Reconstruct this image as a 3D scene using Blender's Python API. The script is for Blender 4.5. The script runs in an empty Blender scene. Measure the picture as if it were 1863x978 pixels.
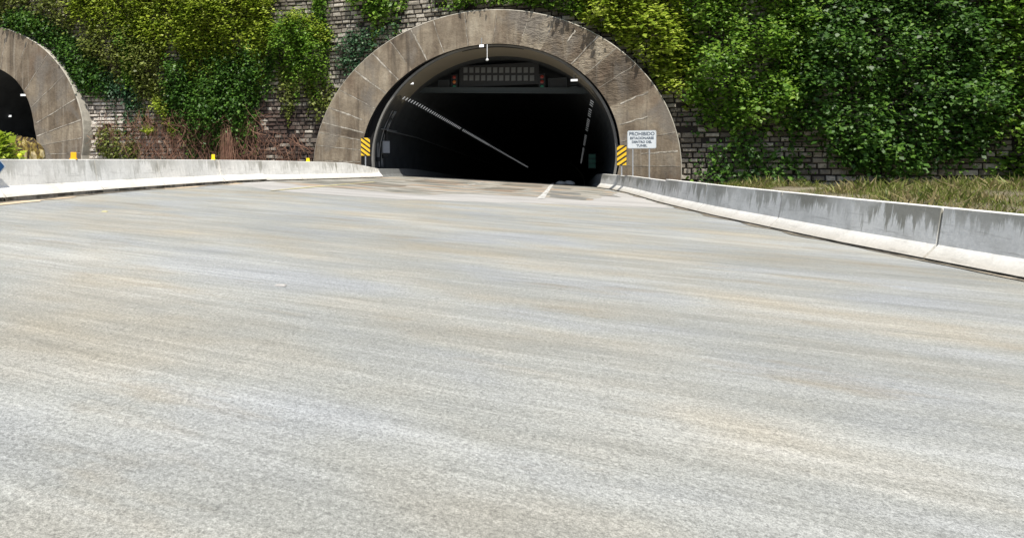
import bpy, math, random
import numpy as np
from mathutils import Vector, noise, Matrix

random.seed(7)
np.random.seed(7)
scene = bpy.context.scene
R = math.radians
C = scene.collection

# ------------------------------------------------------------------ camera, sky, sun, exposure
EYE = 1.42
F_PX, W_PX = 1150.0, 1863.0
YAW = math.atan(447.0 / F_PX)
cam_data = bpy.data.cameras.new('camera')
cam = bpy.data.objects.new('camera', cam_data)
C.objects.link(cam)
cam.location = (0, 0, EYE)
cam.rotation_euler = (math.radians(90), 0, YAW)
cam_data.sensor_width = 36.0
cam_data.lens = F_PX / W_PX * 36.0
cam_data.shift_x = 331.5 / W_PX
cam_data.shift_y = -192.0 / W_PX
cam_data.clip_start = 0.05
cam_data.clip_end = 2000
scene.camera = cam

SUN_DIR = Vector((0.17, -0.40, 0.90)).normalized()
SUN_EL = math.asin(SUN_DIR.z)
world = bpy.data.worlds.new('World')
scene.world = world
world.use_nodes = True
wn = world.node_tree
bg = wn.nodes['Background']
sky = wn.nodes.new('ShaderNodeTexSky')
sky.sky_type = 'NISHITA'
sky.sun_disc = False
sky.sun_elevation = SUN_EL
sky.sun_rotation = math.atan2(SUN_DIR.x, SUN_DIR.y)
sky.dust_density = 2.0
wn.links.new(sky.outputs[0], bg.inputs[0])
bg.inputs[1].default_value = 0.10
sun_data = bpy.data.lights.new('sun', 'SUN')
sun_data.energy = 4.4
sun_data.angle = math.radians(0.53)
sun_data.color = (1.0, 0.95, 0.86)
sun = bpy.data.objects.new('sun', sun_data)
C.objects.link(sun)
sun.location = (0, 0, 60)
sun.rotation_euler = (-SUN_DIR).to_track_quat('-Z', 'Y').to_euler()
vs = scene.view_settings
vs.view_transform = 'Standard'
vs.look = 'None'
vs.exposure = 0.48
vs.gamma = 1.0
vs.use_curve_mapping = False
scene.cycles.max_bounces = 6
scene.cycles.transparent_max_bounces = 4

# ------------------------------------------------------------------ helpers
def tag(o, label=None, cat=None, group=None, kind=None):
    if label: o['label'] = label
    if cat: o['category'] = cat
    if group: o['group'] = group
    if kind: o['kind'] = kind
    return o

def empty(name, loc=(0, 0, 0), rz=0.0):
    o = bpy.data.objects.new(name, None)
    o.empty_display_size = 0.2
    C.objects.link(o)
    o.location = loc
    o.rotation_euler = (0, 0, rz)
    return o

class MB:
    """collects verts and faces, links them as one mesh object"""
    def __init__(self):
        self.v, self.f, self.m, self.uv, self.at = [], [], [], [], []
    def add(self, vs_, fs, mi=0, uvs=None, at=0.0):
        b = len(self.v)
        self.v += [tuple(p) for p in vs_]
        for k, f in enumerate(fs):
            self.f.append(tuple(b + i for i in f))
            self.m.append(mi)
            self.uv.append(uvs[k] if uvs else None)
            self.at.append(at)
    def box(self, c, s, mi=0, rz=0.0, at=0.0):
        cx, cy, cz = c; x, y, z = s[0] / 2, s[1] / 2, s[2] / 2
        ca, sa = math.cos(rz), math.sin(rz)
        P = []
        for dz in (-z, z):
            for dx, dy in ((-x, -y), (x, -y), (x, y), (-x, y)):
                P.append((cx + dx * ca - dy * sa, cy + dx * sa + dy * ca, cz + dz))
        self.add(P, [(3, 2, 1, 0), (4, 5, 6, 7), (0, 1, 5, 4), (1, 2, 6, 5), (2, 3, 7, 6), (3, 0, 4, 7)], mi, at=at)
    def tube(self, pts, r, n=6, mi=0, cap=True, at=0.0):
        pts = [Vector(p) for p in pts]
        rs = r if isinstance(r, (list, tuple)) else [r] * len(pts)
        rings = []
        for i, p in enumerate(pts):
            d = (pts[min(i + 1, len(pts) - 1)] - pts[max(i - 1, 0)])
            if d.length < 1e-6: d = Vector((0, 0, 1))
            d.normalize()
            up = Vector((0, 0, 1)) if abs(d.z) < 0.9 else Vector((1, 0, 0))
            a = d.cross(up).normalized(); b = a.cross(d)
            rings.append([p + (a * math.cos(2 * math.pi * k / n) + b * math.sin(2 * math.pi * k / n)) * rs[i] for k in range(n)])
        V = [q for ring in rings for q in ring]
        Fc = []
        for i in range(len(pts) - 1):
            for k in range(n):
                Fc.append((i * n + k, i * n + (k + 1) % n, (i + 1) * n + (k + 1) % n, (i + 1) * n + k))
        if cap:
            Fc.append(tuple(range(n - 1, -1, -1)))
            Fc.append(tuple((len(pts) - 1) * n + k for k in range(n)))
        self.add(V, Fc, mi, at=at)
    def build(self, name, mats, parent=None, smooth=False, bevel=0.0):
        me = bpy.data.meshes.new(name)
        me.from_pydata(self.v, [], self.f)
        if not isinstance(mats, (list, tuple)): mats = [mats]
        for m in mats: me.materials.append(m)
        me.polygons.foreach_set('material_index', self.m)
        if any(u is not None for u in self.uv):
            lay = me.uv_layers.new(name='UVMap')
            i = 0
            for p, u in zip(me.polygons, self.uv):
                for k in range(p.loop_total):
                    lay.data[p.loop_start + k].uv = u[k] if u else (0, 0.5)
        if any(self.at):
            a = me.attributes.new('tint', 'FLOAT', 'FACE')
            a.data.foreach_set('value', [float(x) for x in self.at])
        if smooth:
            me.polygons.foreach_set('use_smooth', [True] * len(me.polygons))
        me.update()
        o = bpy.data.objects.new(name, me)
        C.objects.link(o)
        if parent is not None: o.parent = parent
        if bevel > 0:
            md = o.modifiers.new('bevel', 'BEVEL'); md.width = bevel; md.segments = 2; md.limit_method = 'ANGLE'
        return o

def copy_tree(o, parent=None):
    c = o.copy(); C.objects.link(c)
    if parent is not None: c.parent = parent
    for ch in list(o.children): copy_tree(ch, c)
    return c

# ------------------------------------------------------------------ materials
def new_mat(name):
    m = bpy.data.materials.new(name); m.use_nodes = True
    return m, m.node_tree, m.node_tree.nodes['Principled BSDF']

def nd(nt, typ, ins=None, **props):
    n = nt.nodes.new(typ)
    for k, v in props.items(): setattr(n, k, v)
    for k, v in (ins or {}).items():
        if hasattr(v, 'is_output') or isinstance(v, bpy.types.NodeSocket): nt.links.new(v, n.inputs[k])
        else: n.inputs[k].default_value = v
    return n

def coords(nt, scale=(1, 1, 1), kind='Object', rot=(0, 0, 0)):
    tc = nd(nt, 'ShaderNodeTexCoord')
    mp = nd(nt, 'ShaderNodeMapping', {'Vector': tc.outputs[kind], 'Scale': scale, 'Rotation': rot})
    return mp.outputs[0]

def noi(nt, vec, scale=1.0, detail=4.0, rough=0.55, dist=0.0):
    return nd(nt, 'ShaderNodeTexNoise', {'Vector': vec, 'Scale': scale, 'Detail': detail, 'Roughness': rough, 'Distortion': dist}).outputs[0]

def ramp(nt, fac, stops):
    r = nd(nt, 'ShaderNodeValToRGB', {'Fac': fac})
    el = r.color_ramp.elements
    while len(el) < len(stops): el.new(0.5)
    for e, (p, c) in zip(el, stops):
        e.position = p
        e.color = (c[0], c[1], c[2], 1) if isinstance(c, (tuple, list)) else (c, c, c, 1)
    return r.outputs[0]

def mix(nt, fac, a, b, mode='MIX'):
    n = nd(nt, 'ShaderNodeMix', data_type='RGBA', blend_type=mode)
    for k, v in ((0, fac), (6, a), (7, b)):
        if isinstance(v, bpy.types.NodeSocket): nt.links.new(v, n.inputs[k])
        elif k == 0: n.inputs[0].default_value = v
        else: n.inputs[k].default_value = (v[0], v[1], v[2], 1)
    return n.outputs[2]

def mth(nt, op, a, b=0.0, c=None):
    ins = {0: a, 1: b}
    if c is not None: ins[2] = c
    n = nd(nt, 'ShaderNodeMath', ins, operation=op)
    return n.outputs[0]

def bump(nt, bs, h, strength=0.3, dist=0.02):
    b = nd(nt, 'ShaderNodeBump', {'Height': h, 'Strength': strength, 'Distance': dist})
    nt.links.new(b.outputs[0], bs.inputs['Normal'])

def plain(name, col, rough=0.6, metal=0.0, var=0.15, scale=6.0, emit=None, estr=0.0):
    m, nt, bs = new_mat(name)
    n = noi(nt, coords(nt), scale, 5)
    c = mix(nt, n, [x * (1 - var * 1.6) for x in col], [min(1, x * (1 + var)) for x in col])
    nt.links.new(c, bs.inputs['Base Color'])
    bs.inputs['Roughness'].default_value = rough
    bs.inputs['Metallic'].default_value = metal
    if emit:
        bs.inputs['Emission Color'].default_value = (*emit, 1)
        bs.inputs['Emission Strength'].default_value = estr
    return m

def mat_road():
    m, nt, bs = new_mat('weathered_road_surface')
    big = noi(nt, coords(nt, (0.16, 0.45, 1), rot=(0, 0, math.radians(8))), 1.0, 4, 0.6)
    st = noi(nt, coords(nt, (0.22, 3.2, 1), rot=(0, 0, math.radians(7))), 1.0, 5, 0.62, 0.4)
    st2 = noi(nt, coords(nt, (0.7, 12.0, 1), rot=(0, 0, math.radians(9))), 1.0, 4, 0.6, 0.3)
    hue = noi(nt, coords(nt, (0.35, 0.7, 1)), 1.0, 3, 0.5)
    g1 = noi(nt, coords(nt), 55.0, 3, 0.7)
    g2 = noi(nt, coords(nt), 170.0, 2, 0.7)
    st3 = noi(nt, coords(nt, (1.6, 30.0, 1), rot=(0, 0, math.radians(6))), 1.0, 3, 0.6, 0.2)
    v = mth(nt, 'ADD', mth(nt, 'ADD', 0.055, mth(nt, 'MULTIPLY', big, 0.50)), mth(nt, 'MULTIPLY', st, 0.34))
    v = mth(nt, 'ADD', v, mth(nt, 'ADD', mth(nt, 'MULTIPLY', st2, 0.36), mth(nt, 'MULTIPLY', st3, 0.24)))
    base = ramp(nt, mth(nt, 'MULTIPLY', v, 0.65), [(0.36, (0.195, 0.196, 0.182)), (0.48, (0.270, 0.270, 0.252)), (0.55, (0.328, 0.327, 0.308)), (0.65, (0.44, 0.438, 0.42))])
    warm = ramp(nt, hue, [(0.32, (0.94, 0.985, 1.06)), (0.48, (0.98, 1, 0.99)), (0.58, (1.02, 1.0, 0.94)), (0.70, (1.06, 0.99, 0.86))])
    col = mix(nt, 1.0, base, warm, 'MULTIPLY')
    ru = noi(nt, coords(nt, (0.55, 1.6, 1), rot=(0, 0, math.radians(10))), 0.8, 4, 0.6)
    col = mix(nt, ramp(nt, ru, [(0.58, 0.0), (0.75, 0.55)]), col, (0.22, 0.18, 0.115))
    oil = noi(nt, coords(nt, (0.9, 1.1, 1)), 1.7, 5, 0.6)
    col = mix(nt, ramp(nt, oil, [(0.66, 0.0), (0.78, 0.4)]), col, (0.10, 0.098, 0.09))
    g0 = noi(nt, coords(nt), 24.0, 4, 0.7)
    col = mix(nt, 1.0, col, ramp(nt, g0, [(0.28, 0.90), (0.5, 1.0), (0.72, 1.09)]), 'MULTIPLY')
    gr = ramp(nt, g1, [(0.30, 0.62), (0.5, 1.0), (0.70, 1.34)])
    col = mix(nt, 1.0, col, gr, 'MULTIPLY')
    gr2 = ramp(nt, g2, [(0.32, 0.66), (0.5, 1.0), (0.70, 1.34)])
    col = mix(nt, 1.0, col, gr2, 'MULTIPLY')
    nt.links.new(col, bs.inputs['Base Color'])
    bs.inputs['Roughness'].default_value = 0.75
    bs.inputs['Specular IOR Level'].default_value = 0.25
    bump(nt, bs, mth(nt, 'ADD', g1, g2), 0.35, 0.01)
    return m

def mat_patch(name, stops, sx=0.8, sy=3.0, hue=None):
    m, nt, bs = new_mat(name)
    n = noi(nt, coords(nt, (sx, sy, 1)), 1.0, 5, 0.62, 0.3)
    col = ramp(nt, n, stops)
    g = noi(nt, coords(nt), 40.0, 3, 0.7)
    col = mix(nt, 1.0, col, ramp(nt, g, [(0.3, 0.8), (0.7, 1.2)]), 'MULTIPLY')
    if hue:
        h = noi(nt, coords(nt, (0.5, 1.0, 1)), 0.9, 2, 0.5)
        col = mix(nt, ramp(nt, h, [(0.52, 0.0), (0.64, 0.8)]), col, hue)
    nt.links.new(col, bs.inputs['Base Color'])
    bs.inputs['Roughness'].default_value = 0.85
    bump(nt, bs, g, 0.2, 0.01)
    return m

def mat_ring():
    m, nt, bs = new_mat('stained_board_marked_concrete')
    at = nd(nt, 'ShaderNodeAttribute', attribute_name='tint').outputs['Fac']
    a = noi(nt, coords(nt), 0.55, 6, 0.6)
    b = noi(nt, coords(nt, (1.6, 1.6, 0.28)), 1.0, 6, 0.65, 0.6)
    c = noi(nt, coords(nt), 5.0, 6, 0.7)
    v = mth(nt, 'ADD', mth(nt, 'MULTIPLY', a, 0.55), mth(nt, 'MULTIPLY', b, 0.5))
    v = mth(nt, 'ADD', mth(nt, 'ADD', v, 0.05), mth(nt, 'MULTIPLY', at, 0.30))
    col = ramp(nt, v, [(0.42, (0.072, 0.054, 0.036)), (0.56, (0.160, 0.126, 0.088)), (0.70, (0.265, 0.222, 0.162)), (0.90, (0.41, 0.362, 0.28))])
    rust = noi(nt, coords(nt, (0.9, 0.9, 0.5)), 0.7, 4, 0.6)
    col = mix(nt, ramp(nt, rust, [(0.53, 0.0), (0.68, 0.6)]), col, (0.15, 0.105, 0.07))
    grey = noi(nt, coords(nt, (0.5, 0.5, 0.35)), 0.9, 3, 0.5, 0.8)
    col = mix(nt, ramp(nt, grey, [(0.52, 0.0), (0.66, 0.7)]), col, (0.150, 0.136, 0.118))
    drip = noi(nt, coords(nt, (3.0, 3.0, 0.16)), 1.0, 3, 0.6)
    col = mix(nt, ramp(nt, drip, [(0.58, 0.0), (0.74, 0.5)]), col, (0.33, 0.30, 0.245))
    dk = noi(nt, coords(nt, (2.2, 2.2, 0.14), rot=(0.1, 0, 0)), 1.0, 3, 0.6)
    col = mix(nt, ramp(nt, dk, [(0.56, 0.0), (0.72, 0.7)]), col, (0.062, 0.048, 0.034))
    col = mix(nt, 1.0, col, ramp(nt, c, [(0.3, 0.82), (0.7, 1.18)]), 'MULTIPLY')
    nt.links.new(col, bs.inputs['Base Color'])
    bs.inputs['Roughness'].default_value = 0.9
    # spalled, chunky face on the right haunch of the arch
    sp = noi(nt, coords(nt, (1.3, 1.3, 2.6), rot=(0, 0.6, 0)), 2.2, 5, 0.65)
    tc = nd(nt, 'ShaderNodeTexCoord')
    dist = nd(nt, 'ShaderNodeVectorMath', {0: tc.outputs['Object'], 1: (0.2, 40.0, 8.4)}, operation='DISTANCE').outputs['Value']
    msk = ramp(nt, mth(nt, 'DIVIDE', dist, 7.0), [(0.25, 1.0), (0.70, 0.05)])
    h = mth(nt, 'ADD', mth(nt, 'MULTIPLY', sp, msk), mth(nt, 'MULTIPLY', c, 0.12))
    bump(nt, bs, h, 1.0, 0.24)
    return m

def mat_efflor():
    m, nt, bs = new_mat('pale_joint_mortar')
    n = noi(nt, coords(nt), 2.2, 4, 0.7)
    col = ramp(nt, n, [(0.36, (0.16, 0.135, 0.105)), (0.5, (0.32, 0.29, 0.24)), (0.64, (0.54, 0.50, 0.43))])
    nt.links.new(col, bs.inputs['Base Color'])
    bs.inputs['Roughness'].default_value = 0.9
    return m

def mat_barrier():
    m, nt, bs = new_mat('barrier_concrete')
    uv = nd(nt, 'ShaderNodeTexCoord').outputs['UV']
    sep = nd(nt, 'ShaderNodeSeparateXYZ', {0: uv})
    u, v = sep.outputs[0], sep.outputs[1]
    info = nd(nt, 'ShaderNodeObjectInfo').outputs['Random']
    wv = nd(nt, 'ShaderNodeCombineXYZ', {0: mth(nt, 'MULTIPLY', u, 3.4), 1: mth(nt, 'MULTIPLY', v, 0.35), 2: mth(nt, 'MULTIPLY', info, 17.0)}).outputs[0]
    drip = noi(nt, wv, 1.0, 5, 0.75, 0.2)
    dl = mth(nt, 'MULTIPLY', mth(nt, 'SUBTRACT', drip, 0.36), 2.7)          # how far down a run reaches
    reach = mth(nt, 'SUBTRACT', dl, mth(nt, 'SUBTRACT', 0.985, v))
    stain = ramp(nt, mth(nt, 'ADD', mth(nt, 'MULTIPLY', reach, 2.6), 0.12), [(0.0, 0.0), (0.5, 0.76)])
    stain = mth(nt, 'MULTIPLY', stain, mth(nt, 'ADD', 0.75, mth(nt, 'MULTIPLY', info, 0.25)))
    stain = mth(nt, 'MULTIPLY', stain, mth(nt, 'LESS_THAN', v, 0.985))
    cl = noi(nt, coords(nt, (1, 1, 1.2)), 1.3, 5, 0.6)
    base = ramp(nt, cl, [(0.30, (0.60, 0.59, 0.55)), (0.52, (0.75, 0.74, 0.70)), (0.7, (0.82, 0.805, 0.76))])
    wide = ramp(nt, noi(nt, coords(nt), 0.5, 3, 0.5), [(0.45, 0.25), (0.6, 1.0)])
    col = mix(nt, mth(nt, 'MULTIPLY', stain, wide), base, (0.17, 0.16, 0.115))
    warm = ramp(nt, v, [(0.10, 1.0), (0.30, 0.0)])
    col = mix(nt, mth(nt, 'MULTIPLY', warm, 0.75), col, (0.50, 0.465, 0.395))
    scf = noi(nt, nd(nt, 'ShaderNodeCombineXYZ', {0: mth(nt, 'MULTIPLY', u, 0.8), 1: mth(nt, 'MULTIPLY', v, 9.0), 2: info}).outputs[0], 1.0, 5, 0.7, 0.3)
    col = mix(nt, mth(nt, 'MULTIPLY', ramp(nt, scf, [(0.56, 0.0), (0.70, 0.5)]), mth(nt, 'LESS_THAN', v, 0.7)), col, (0.28, 0.265, 0.235))
    f = noi(nt, coords(nt), 14.0, 4, 0.7)
    col = mix(nt, 1.0, col, ramp(nt, f, [(0.3, 0.9), (0.7, 1.08)]), 'MULTIPLY')
    nt.links.new(col, bs.inputs['Base Color'])
    bs.inputs['Roughness'].default_value = 0.85
    bump(nt, bs, f, 0.25, 0.02)
    return m

def mat_stone():
    m, nt, bs = new_mat('rough_stone_blocks')
    rnd = nd(nt, 'ShaderNodeNewGeometry').outputs['Random Per Island']
    col = ramp(nt, rnd, [(0.0, (0.12, 0.105, 0.085)), (0.35, (0.25, 0.225, 0.185)), (0.7, (0.37, 0.338, 0.285)), (1.0, (0.51, 0.475, 0.41))])
    big = noi(nt, coords(nt, (1, 1, 1.3)), 0.22, 5, 0.65)
    col = mix(nt, ramp(nt, big, [(0.47, 0.0), (0.62, 0.8)]), col, (0.070, 0.058, 0.044))
    tc = nd(nt, 'ShaderNodeTexCoord')
    dist = nd(nt, 'ShaderNodeVectorMath', {0: nd(nt, 'ShaderNodeMapping', {'Vector': tc.outputs['Object'], 'Scale': (0.55, 0.4, 1.0)}).outputs[0], 1: (-11.6, 15.9, 3.2)}, operation='DISTANCE').outputs['Value']
    red = ramp(nt, mth(nt, 'ADD', mth(nt, 'DIVIDE', dist, 7.5), mth(nt, 'MULTIPLY', noi(nt, coords(nt), 0.9, 4, 0.6), 0.8)), [(0.66, 0.93), (0.92, 0.0)])
    col = mix(nt, mth(nt, 'MULTIPLY', red, ramp(nt, rnd, [(0.80, 1.0), (0.92, 0.25)])), col, (0.050, 0.028, 0.023))
    dl_ = nd(nt, 'ShaderNodeVectorMath', {0: nd(nt, 'ShaderNodeMapping', {'Vector': tc.outputs['Object'], 'Scale': (0.75, 0.3, 1.0)}).outputs[0], 1: (-24.0, 11.4, 4.0)}, operation='DISTANCE').outputs['Value']
    pale = ramp(nt, mth(nt, 'ADD', mth(nt, 'DIVIDE', dl_, 5.0), mth(nt, 'MULTIPLY', noi(nt, coords(nt), 0.8, 4, 0.6), 0.6)), [(0.74, 0.95), (0.98, 0.0)])
    col = mix(nt, pale, col, ramp(nt, rnd, [(0.0, (0.36, 0.32, 0.275)), (0.5, (0.56, 0.51, 0.455)), (1.0, (0.70, 0.655, 0.59))]))
    sm = noi(nt, coords(nt), 7.0, 5, 0.7)
    col = mix(nt, 1.0, col, ramp(nt, sm, [(0.3, 0.6), (0.7, 1.3)]), 'MULTIPLY')
    nt.links.new(col, bs.inputs['Base Color'])
    bs.inputs['Roughness'].default_value = 0.95
    bump(nt, bs, sm, 0.6, 0.05)
    return m

def mat_leaf(name, cols, trans=0.30, rough=0.45):
    m, nt, bs = new_mat(name)
    rnd = nd(nt, 'ShaderNodeNewGeometry').outputs['Random Per Island']
    cl = noi(nt, coords(nt), 0.9, 3, 0.6)
    f = mth(nt, 'ADD', mth(nt, 'MULTIPLY', rnd, 0.55), mth(nt, 'MULTIPLY', mth(nt, 'SUBTRACT', cl, 0.28), 1.0))
    col = ramp(nt, f, [(i / (len(cols) - 1), c) for i, c in enumerate(cols)])
    nt.links.new(col, bs.inputs['Base Color'])
    bs.inputs['Roughness'].default_value = rough
    bs.inputs['Specular IOR Level'].default_value = 0.30
    tr = nd(nt, 'ShaderNodeBsdfTranslucent', {'Color': col})
    mx = nd(nt, 'ShaderNodeMixShader', {0: trans, 1: bs.outputs[0], 2: tr.outputs[0]})
    nt.links.new(mx.outputs[0], nt.nodes['Material Output'].inputs['Surface'])
    return m

M = {}
M['road'] = mat_road()
M['old_road'] = mat_patch('old_road_surface', [(0.34, (0.10, 0.098, 0.082)), (0.46, (0.19, 0.186, 0.158)), (0.56, (0.30, 0.287, 0.25)), (0.70, (0.43, 0.41, 0.365))], 0.55, 1.5, (0.34, 0.245, 0.165))
M['pale_road'] = mat_patch('pale_swept_road_surface', [(0.3, (0.28, 0.272, 0.255)), (0.5, (0.35, 0.34, 0.322)), (0.7, (0.43, 0.42, 0.40))], 0.25, 1.5)
M['dark_patch'] = mat_patch('grey_asphalt_patch', [(0.3, (0.10, 0.10, 0.092)), (0.7, (0.21, 0.205, 0.185))], 1.5, 3.0)
M['brown_patch'] = mat_patch('grey_brown_road_patch', [(0.32, (0.085, 0.078, 0.062)), (0.5, (0.14, 0.13, 0.105)), (0.7, (0.24, 0.22, 0.18))], 0.8, 1.8, (0.30, 0.20, 0.13))
M['sand'] = mat_patch('sandy_drift', [(0.3, (0.42, 0.33, 0.22)), (0.7, (0.62, 0.52, 0.38))], 2.0, 2.0)
M['gutter'] = mat_patch('gutter_grit', [(0.34, (0.075, 0.066, 0.05)), (0.5, (0.19, 0.165, 0.125)), (0.66, (0.36, 0.31, 0.235))], 3.0, 3.0)
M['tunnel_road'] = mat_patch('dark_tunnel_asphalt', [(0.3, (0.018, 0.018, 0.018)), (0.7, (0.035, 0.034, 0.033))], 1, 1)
M['ground'] = mat_patch('dry_soil', [(0.3, (0.10, 0.085, 0.06)), (0.5, (0.17, 0.145, 0.10)), (0.7, (0.25, 0.22, 0.16))], 0.5, 0.5)
M['crack'] = plain('dark_crack_filler', (0.085, 0.082, 0.075), 0.95, var=0.4, scale=8)
M['ring'] = mat_ring()
M['efflor'] = mat_efflor()
M['barrier'] = mat_barrier()
M['plinth'] = mat_patch('dirty_barrier_foot', [(0.34, (0.045, 0.04, 0.03)), (0.50, (0.15, 0.135, 0.105)), (0.62, (0.34, 0.31, 0.26))], 2.2, 2.2)
M['stone'] = mat_stone()
M['mortar'] = plain('dark_wall_core', (0.022, 0.017, 0.014), 0.95, var=0.4, scale=1.5)
M['black'] = plain('black_recess_shade', (0.006, 0.006, 0.007), 0.9)  # shade of the recess behind the ring, painted flat black
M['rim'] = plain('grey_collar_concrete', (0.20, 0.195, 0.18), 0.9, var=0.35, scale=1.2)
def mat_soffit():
    m, nt, bs = new_mat('light_graded_vault_concrete')
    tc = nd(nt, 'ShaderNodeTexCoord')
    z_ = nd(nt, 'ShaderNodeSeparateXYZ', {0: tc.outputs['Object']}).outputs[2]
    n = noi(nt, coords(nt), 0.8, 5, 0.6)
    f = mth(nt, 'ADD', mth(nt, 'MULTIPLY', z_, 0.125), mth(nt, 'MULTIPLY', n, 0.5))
    col = ramp(nt, f, [(0.80, (0.05, 0.055, 0.058)), (1.0, (0.105, 0.097, 0.082)), (1.2, (0.27, 0.24, 0.185))])  # pale crown and dark sides paint in road bounce and shade
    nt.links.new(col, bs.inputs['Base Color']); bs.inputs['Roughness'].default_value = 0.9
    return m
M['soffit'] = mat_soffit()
M['seam'] = plain('dark_open_seam', (0.05, 0.042, 0.034), 0.95, var=0.3)
M['arris'] = plain('pale_ring_arris', (0.40, 0.375, 0.32), 0.9, var=0.3, scale=2.5)  # paler base colour than the ring's front face
M['lining'] = plain('shade_dark_tunnel_lining', (0.07, 0.077, 0.083), 0.75, var=0.4, scale=1.0)  # interior shade put into the colour, so bounced light stays weak
M['parapet'] = plain('grey_tunnel_parapet', (0.17, 0.175, 0.17), 0.85, var=0.25, scale=2)
M['dark_metal'] = plain('dark_painted_metal', (0.018, 0.020, 0.023), 0.55)
M['beam'] = plain('grey_green_gantry_steel', (0.040, 0.053, 0.058), 0.6)
M['galv'] = plain('galvanised_steel', (0.33, 0.34, 0.35), 0.5, 0.3)
M['cabinet'] = plain('light_grey_cabinet_paint', (0.34, 0.36, 0.40), 0.6)
M['cell'] = plain('dull_grey_display_glass', (0.16, 0.17, 0.175), 0.5, var=0.25, scale=3)
M['white'] = plain('white_enamel', (0.78, 0.79, 0.78), 0.5, var=0.04)
M['sign_white'] = plain('pale_sign_face', (0.58, 0.62, 0.645), 0.5, var=0.05)
M['sign_text'] = plain('dark_blue_grey_lettering', (0.06, 0.085, 0.12), 0.6)
M['yellow'] = plain('yellow_reflective_sheet', (0.80, 0.50, 0.02), 0.45, var=0.08)
M['orange'] = plain('amber_reflector', (0.85, 0.42, 0.005), 0.4, var=0.06)
M['lemon'] = plain('lemon_reflector', (0.86, 0.66, 0.01), 0.4, var=0.06)
M['lime'] = plain('lime_plastic', (0.55, 0.62, 0.02), 0.4)
M['matt_black'] = plain('matt_black_paint', (0.012, 0.012, 0.012), 0.7)
M['blue'] = plain('blue_sign_sheet', (0.01, 0.08, 0.22), 0.5)
M['lampglow'] = plain('tunnel_lamp_diffuser', (0.5, 0.5, 0.5), 0.5, emit=(0.92, 0.95, 0.97), estr=0.24)
M['lampdim'] = plain('dim_lamp_diffuser', (0.4, 0.4, 0.4), 0.5, emit=(0.92, 0.95, 0.97), estr=0.11)
M['floodglow'] = plain('flood_lamp_glass', (0.8, 0.8, 0.8), 0.4, emit=(1, 1, 0.98), estr=0.7)
M['redlens'] = plain('dim_red_lens', (0.20, 0.02, 0.012), 0.3, emit=(0.5, 0.03, 0.01), estr=0.03)
M['amberlens'] = plain('dim_amber_lens', (0.35, 0.10, 0.02), 0.3, emit=(0.6, 0.17, 0.03), estr=0.06)
M['greenlens'] = plain('dim_green_lens', (0.02, 0.12, 0.07), 0.3, emit=(0.02, 0.35, 0.2), estr=0.05)
M['greensign'] = plain('green_exit_panel', (0.008, 0.05, 0.04), 0.4, emit=(0.02, 0.35, 0.25), estr=0.018)
M['paint'] = mat_patch('white_road_paint', [(0.34, (0.45, 0.44, 0.41)), (0.5, (0.72, 0.71, 0.68)), (0.7, (0.82, 0.82, 0.80))], 4, 4)
M['lane_paint'] = mat_patch('worn_lane_paint', [(0.40, (0.28, 0.275, 0.25)), (0.52, (0.50, 0.495, 0.47)), (0.7, (0.66, 0.66, 0.64))], 6, 2.5)
M['worn_paint'] = mat_patch('worn_white_road_paint', [(0.42, (0.26, 0.255, 0.225)), (0.56, (0.40, 0.39, 0.36)), (0.72, (0.55, 0.54, 0.51))], 2, 1.2)
M['yellow_paint'] = mat_patch('worn_yellow_road_paint', [(0.36, (0.36, 0.34, 0.26)), (0.52, (0.55, 0.50, 0.24)), (0.7, (0.64, 0.57, 0.22))], 2.5, 2.5)
M['leaf_dark'] = mat_leaf('dark_green_leaf', [(0.012, 0.038, 0.006), (0.038, 0.10, 0.014), (0.085, 0.19, 0.024), (0.22, 0.36, 0.06)], 0.35)
M['leaf_blue'] = mat_leaf('blue_green_leaf', [(0.012, 0.036, 0.016), (0.030, 0.080, 0.036), (0.060, 0.135, 0.055), (0.14, 0.24, 0.10)], 0.25)
M['leaf_mid'] = mat_leaf('mid_green_leaf', [(0.025, 0.065, 0.008), (0.085, 0.19, 0.018), (0.20, 0.35, 0.036), (0.42, 0.55, 0.12)], 0.45)
M['leaf_bright'] = mat_leaf('bright_yellow_green_leaf', [(0.07, 0.13, 0.014), (0.24, 0.34, 0.028), (0.45, 0.54, 0.07), (0.68, 0.72, 0.25)], 0.5)
M['leaf_olive'] = mat_leaf('olive_leaf', [(0.035, 0.052, 0.010), (0.115, 0.150, 0.026), (0.235, 0.275, 0.060), (0.44, 0.45, 0.19)], 0.4)
M['leaf_fresh'] = mat_leaf('fresh_green_leaf', [(0.07, 0.12, 0.012), (0.24, 0.34, 0.025), (0.44, 0.53, 0.06), (0.66, 0.68, 0.25)], 0.4)
M['dry'] = mat_leaf('dry_red_brown_stem', [(0.06, 0.028, 0.020), (0.15, 0.075, 0.052), (0.27, 0.155, 0.105), (0.44, 0.29, 0.20)], 0.0, 0.9)
M['straw'] = mat_leaf('dry_straw', [(0.12, 0.10, 0.04), (0.22, 0.185, 0.085), (0.32, 0.27, 0.13), (0.42, 0.37, 0.22)], 0.2, 0.9)
M['stem'] = plain('green_brown_stem', (0.09, 0.085, 0.045), 0.85, var=0.4)
M['trunkbark'] = plain('fibrous_brown_bark', (0.07, 0.042, 0.03), 0.95, var=0.5, scale=4)

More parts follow.
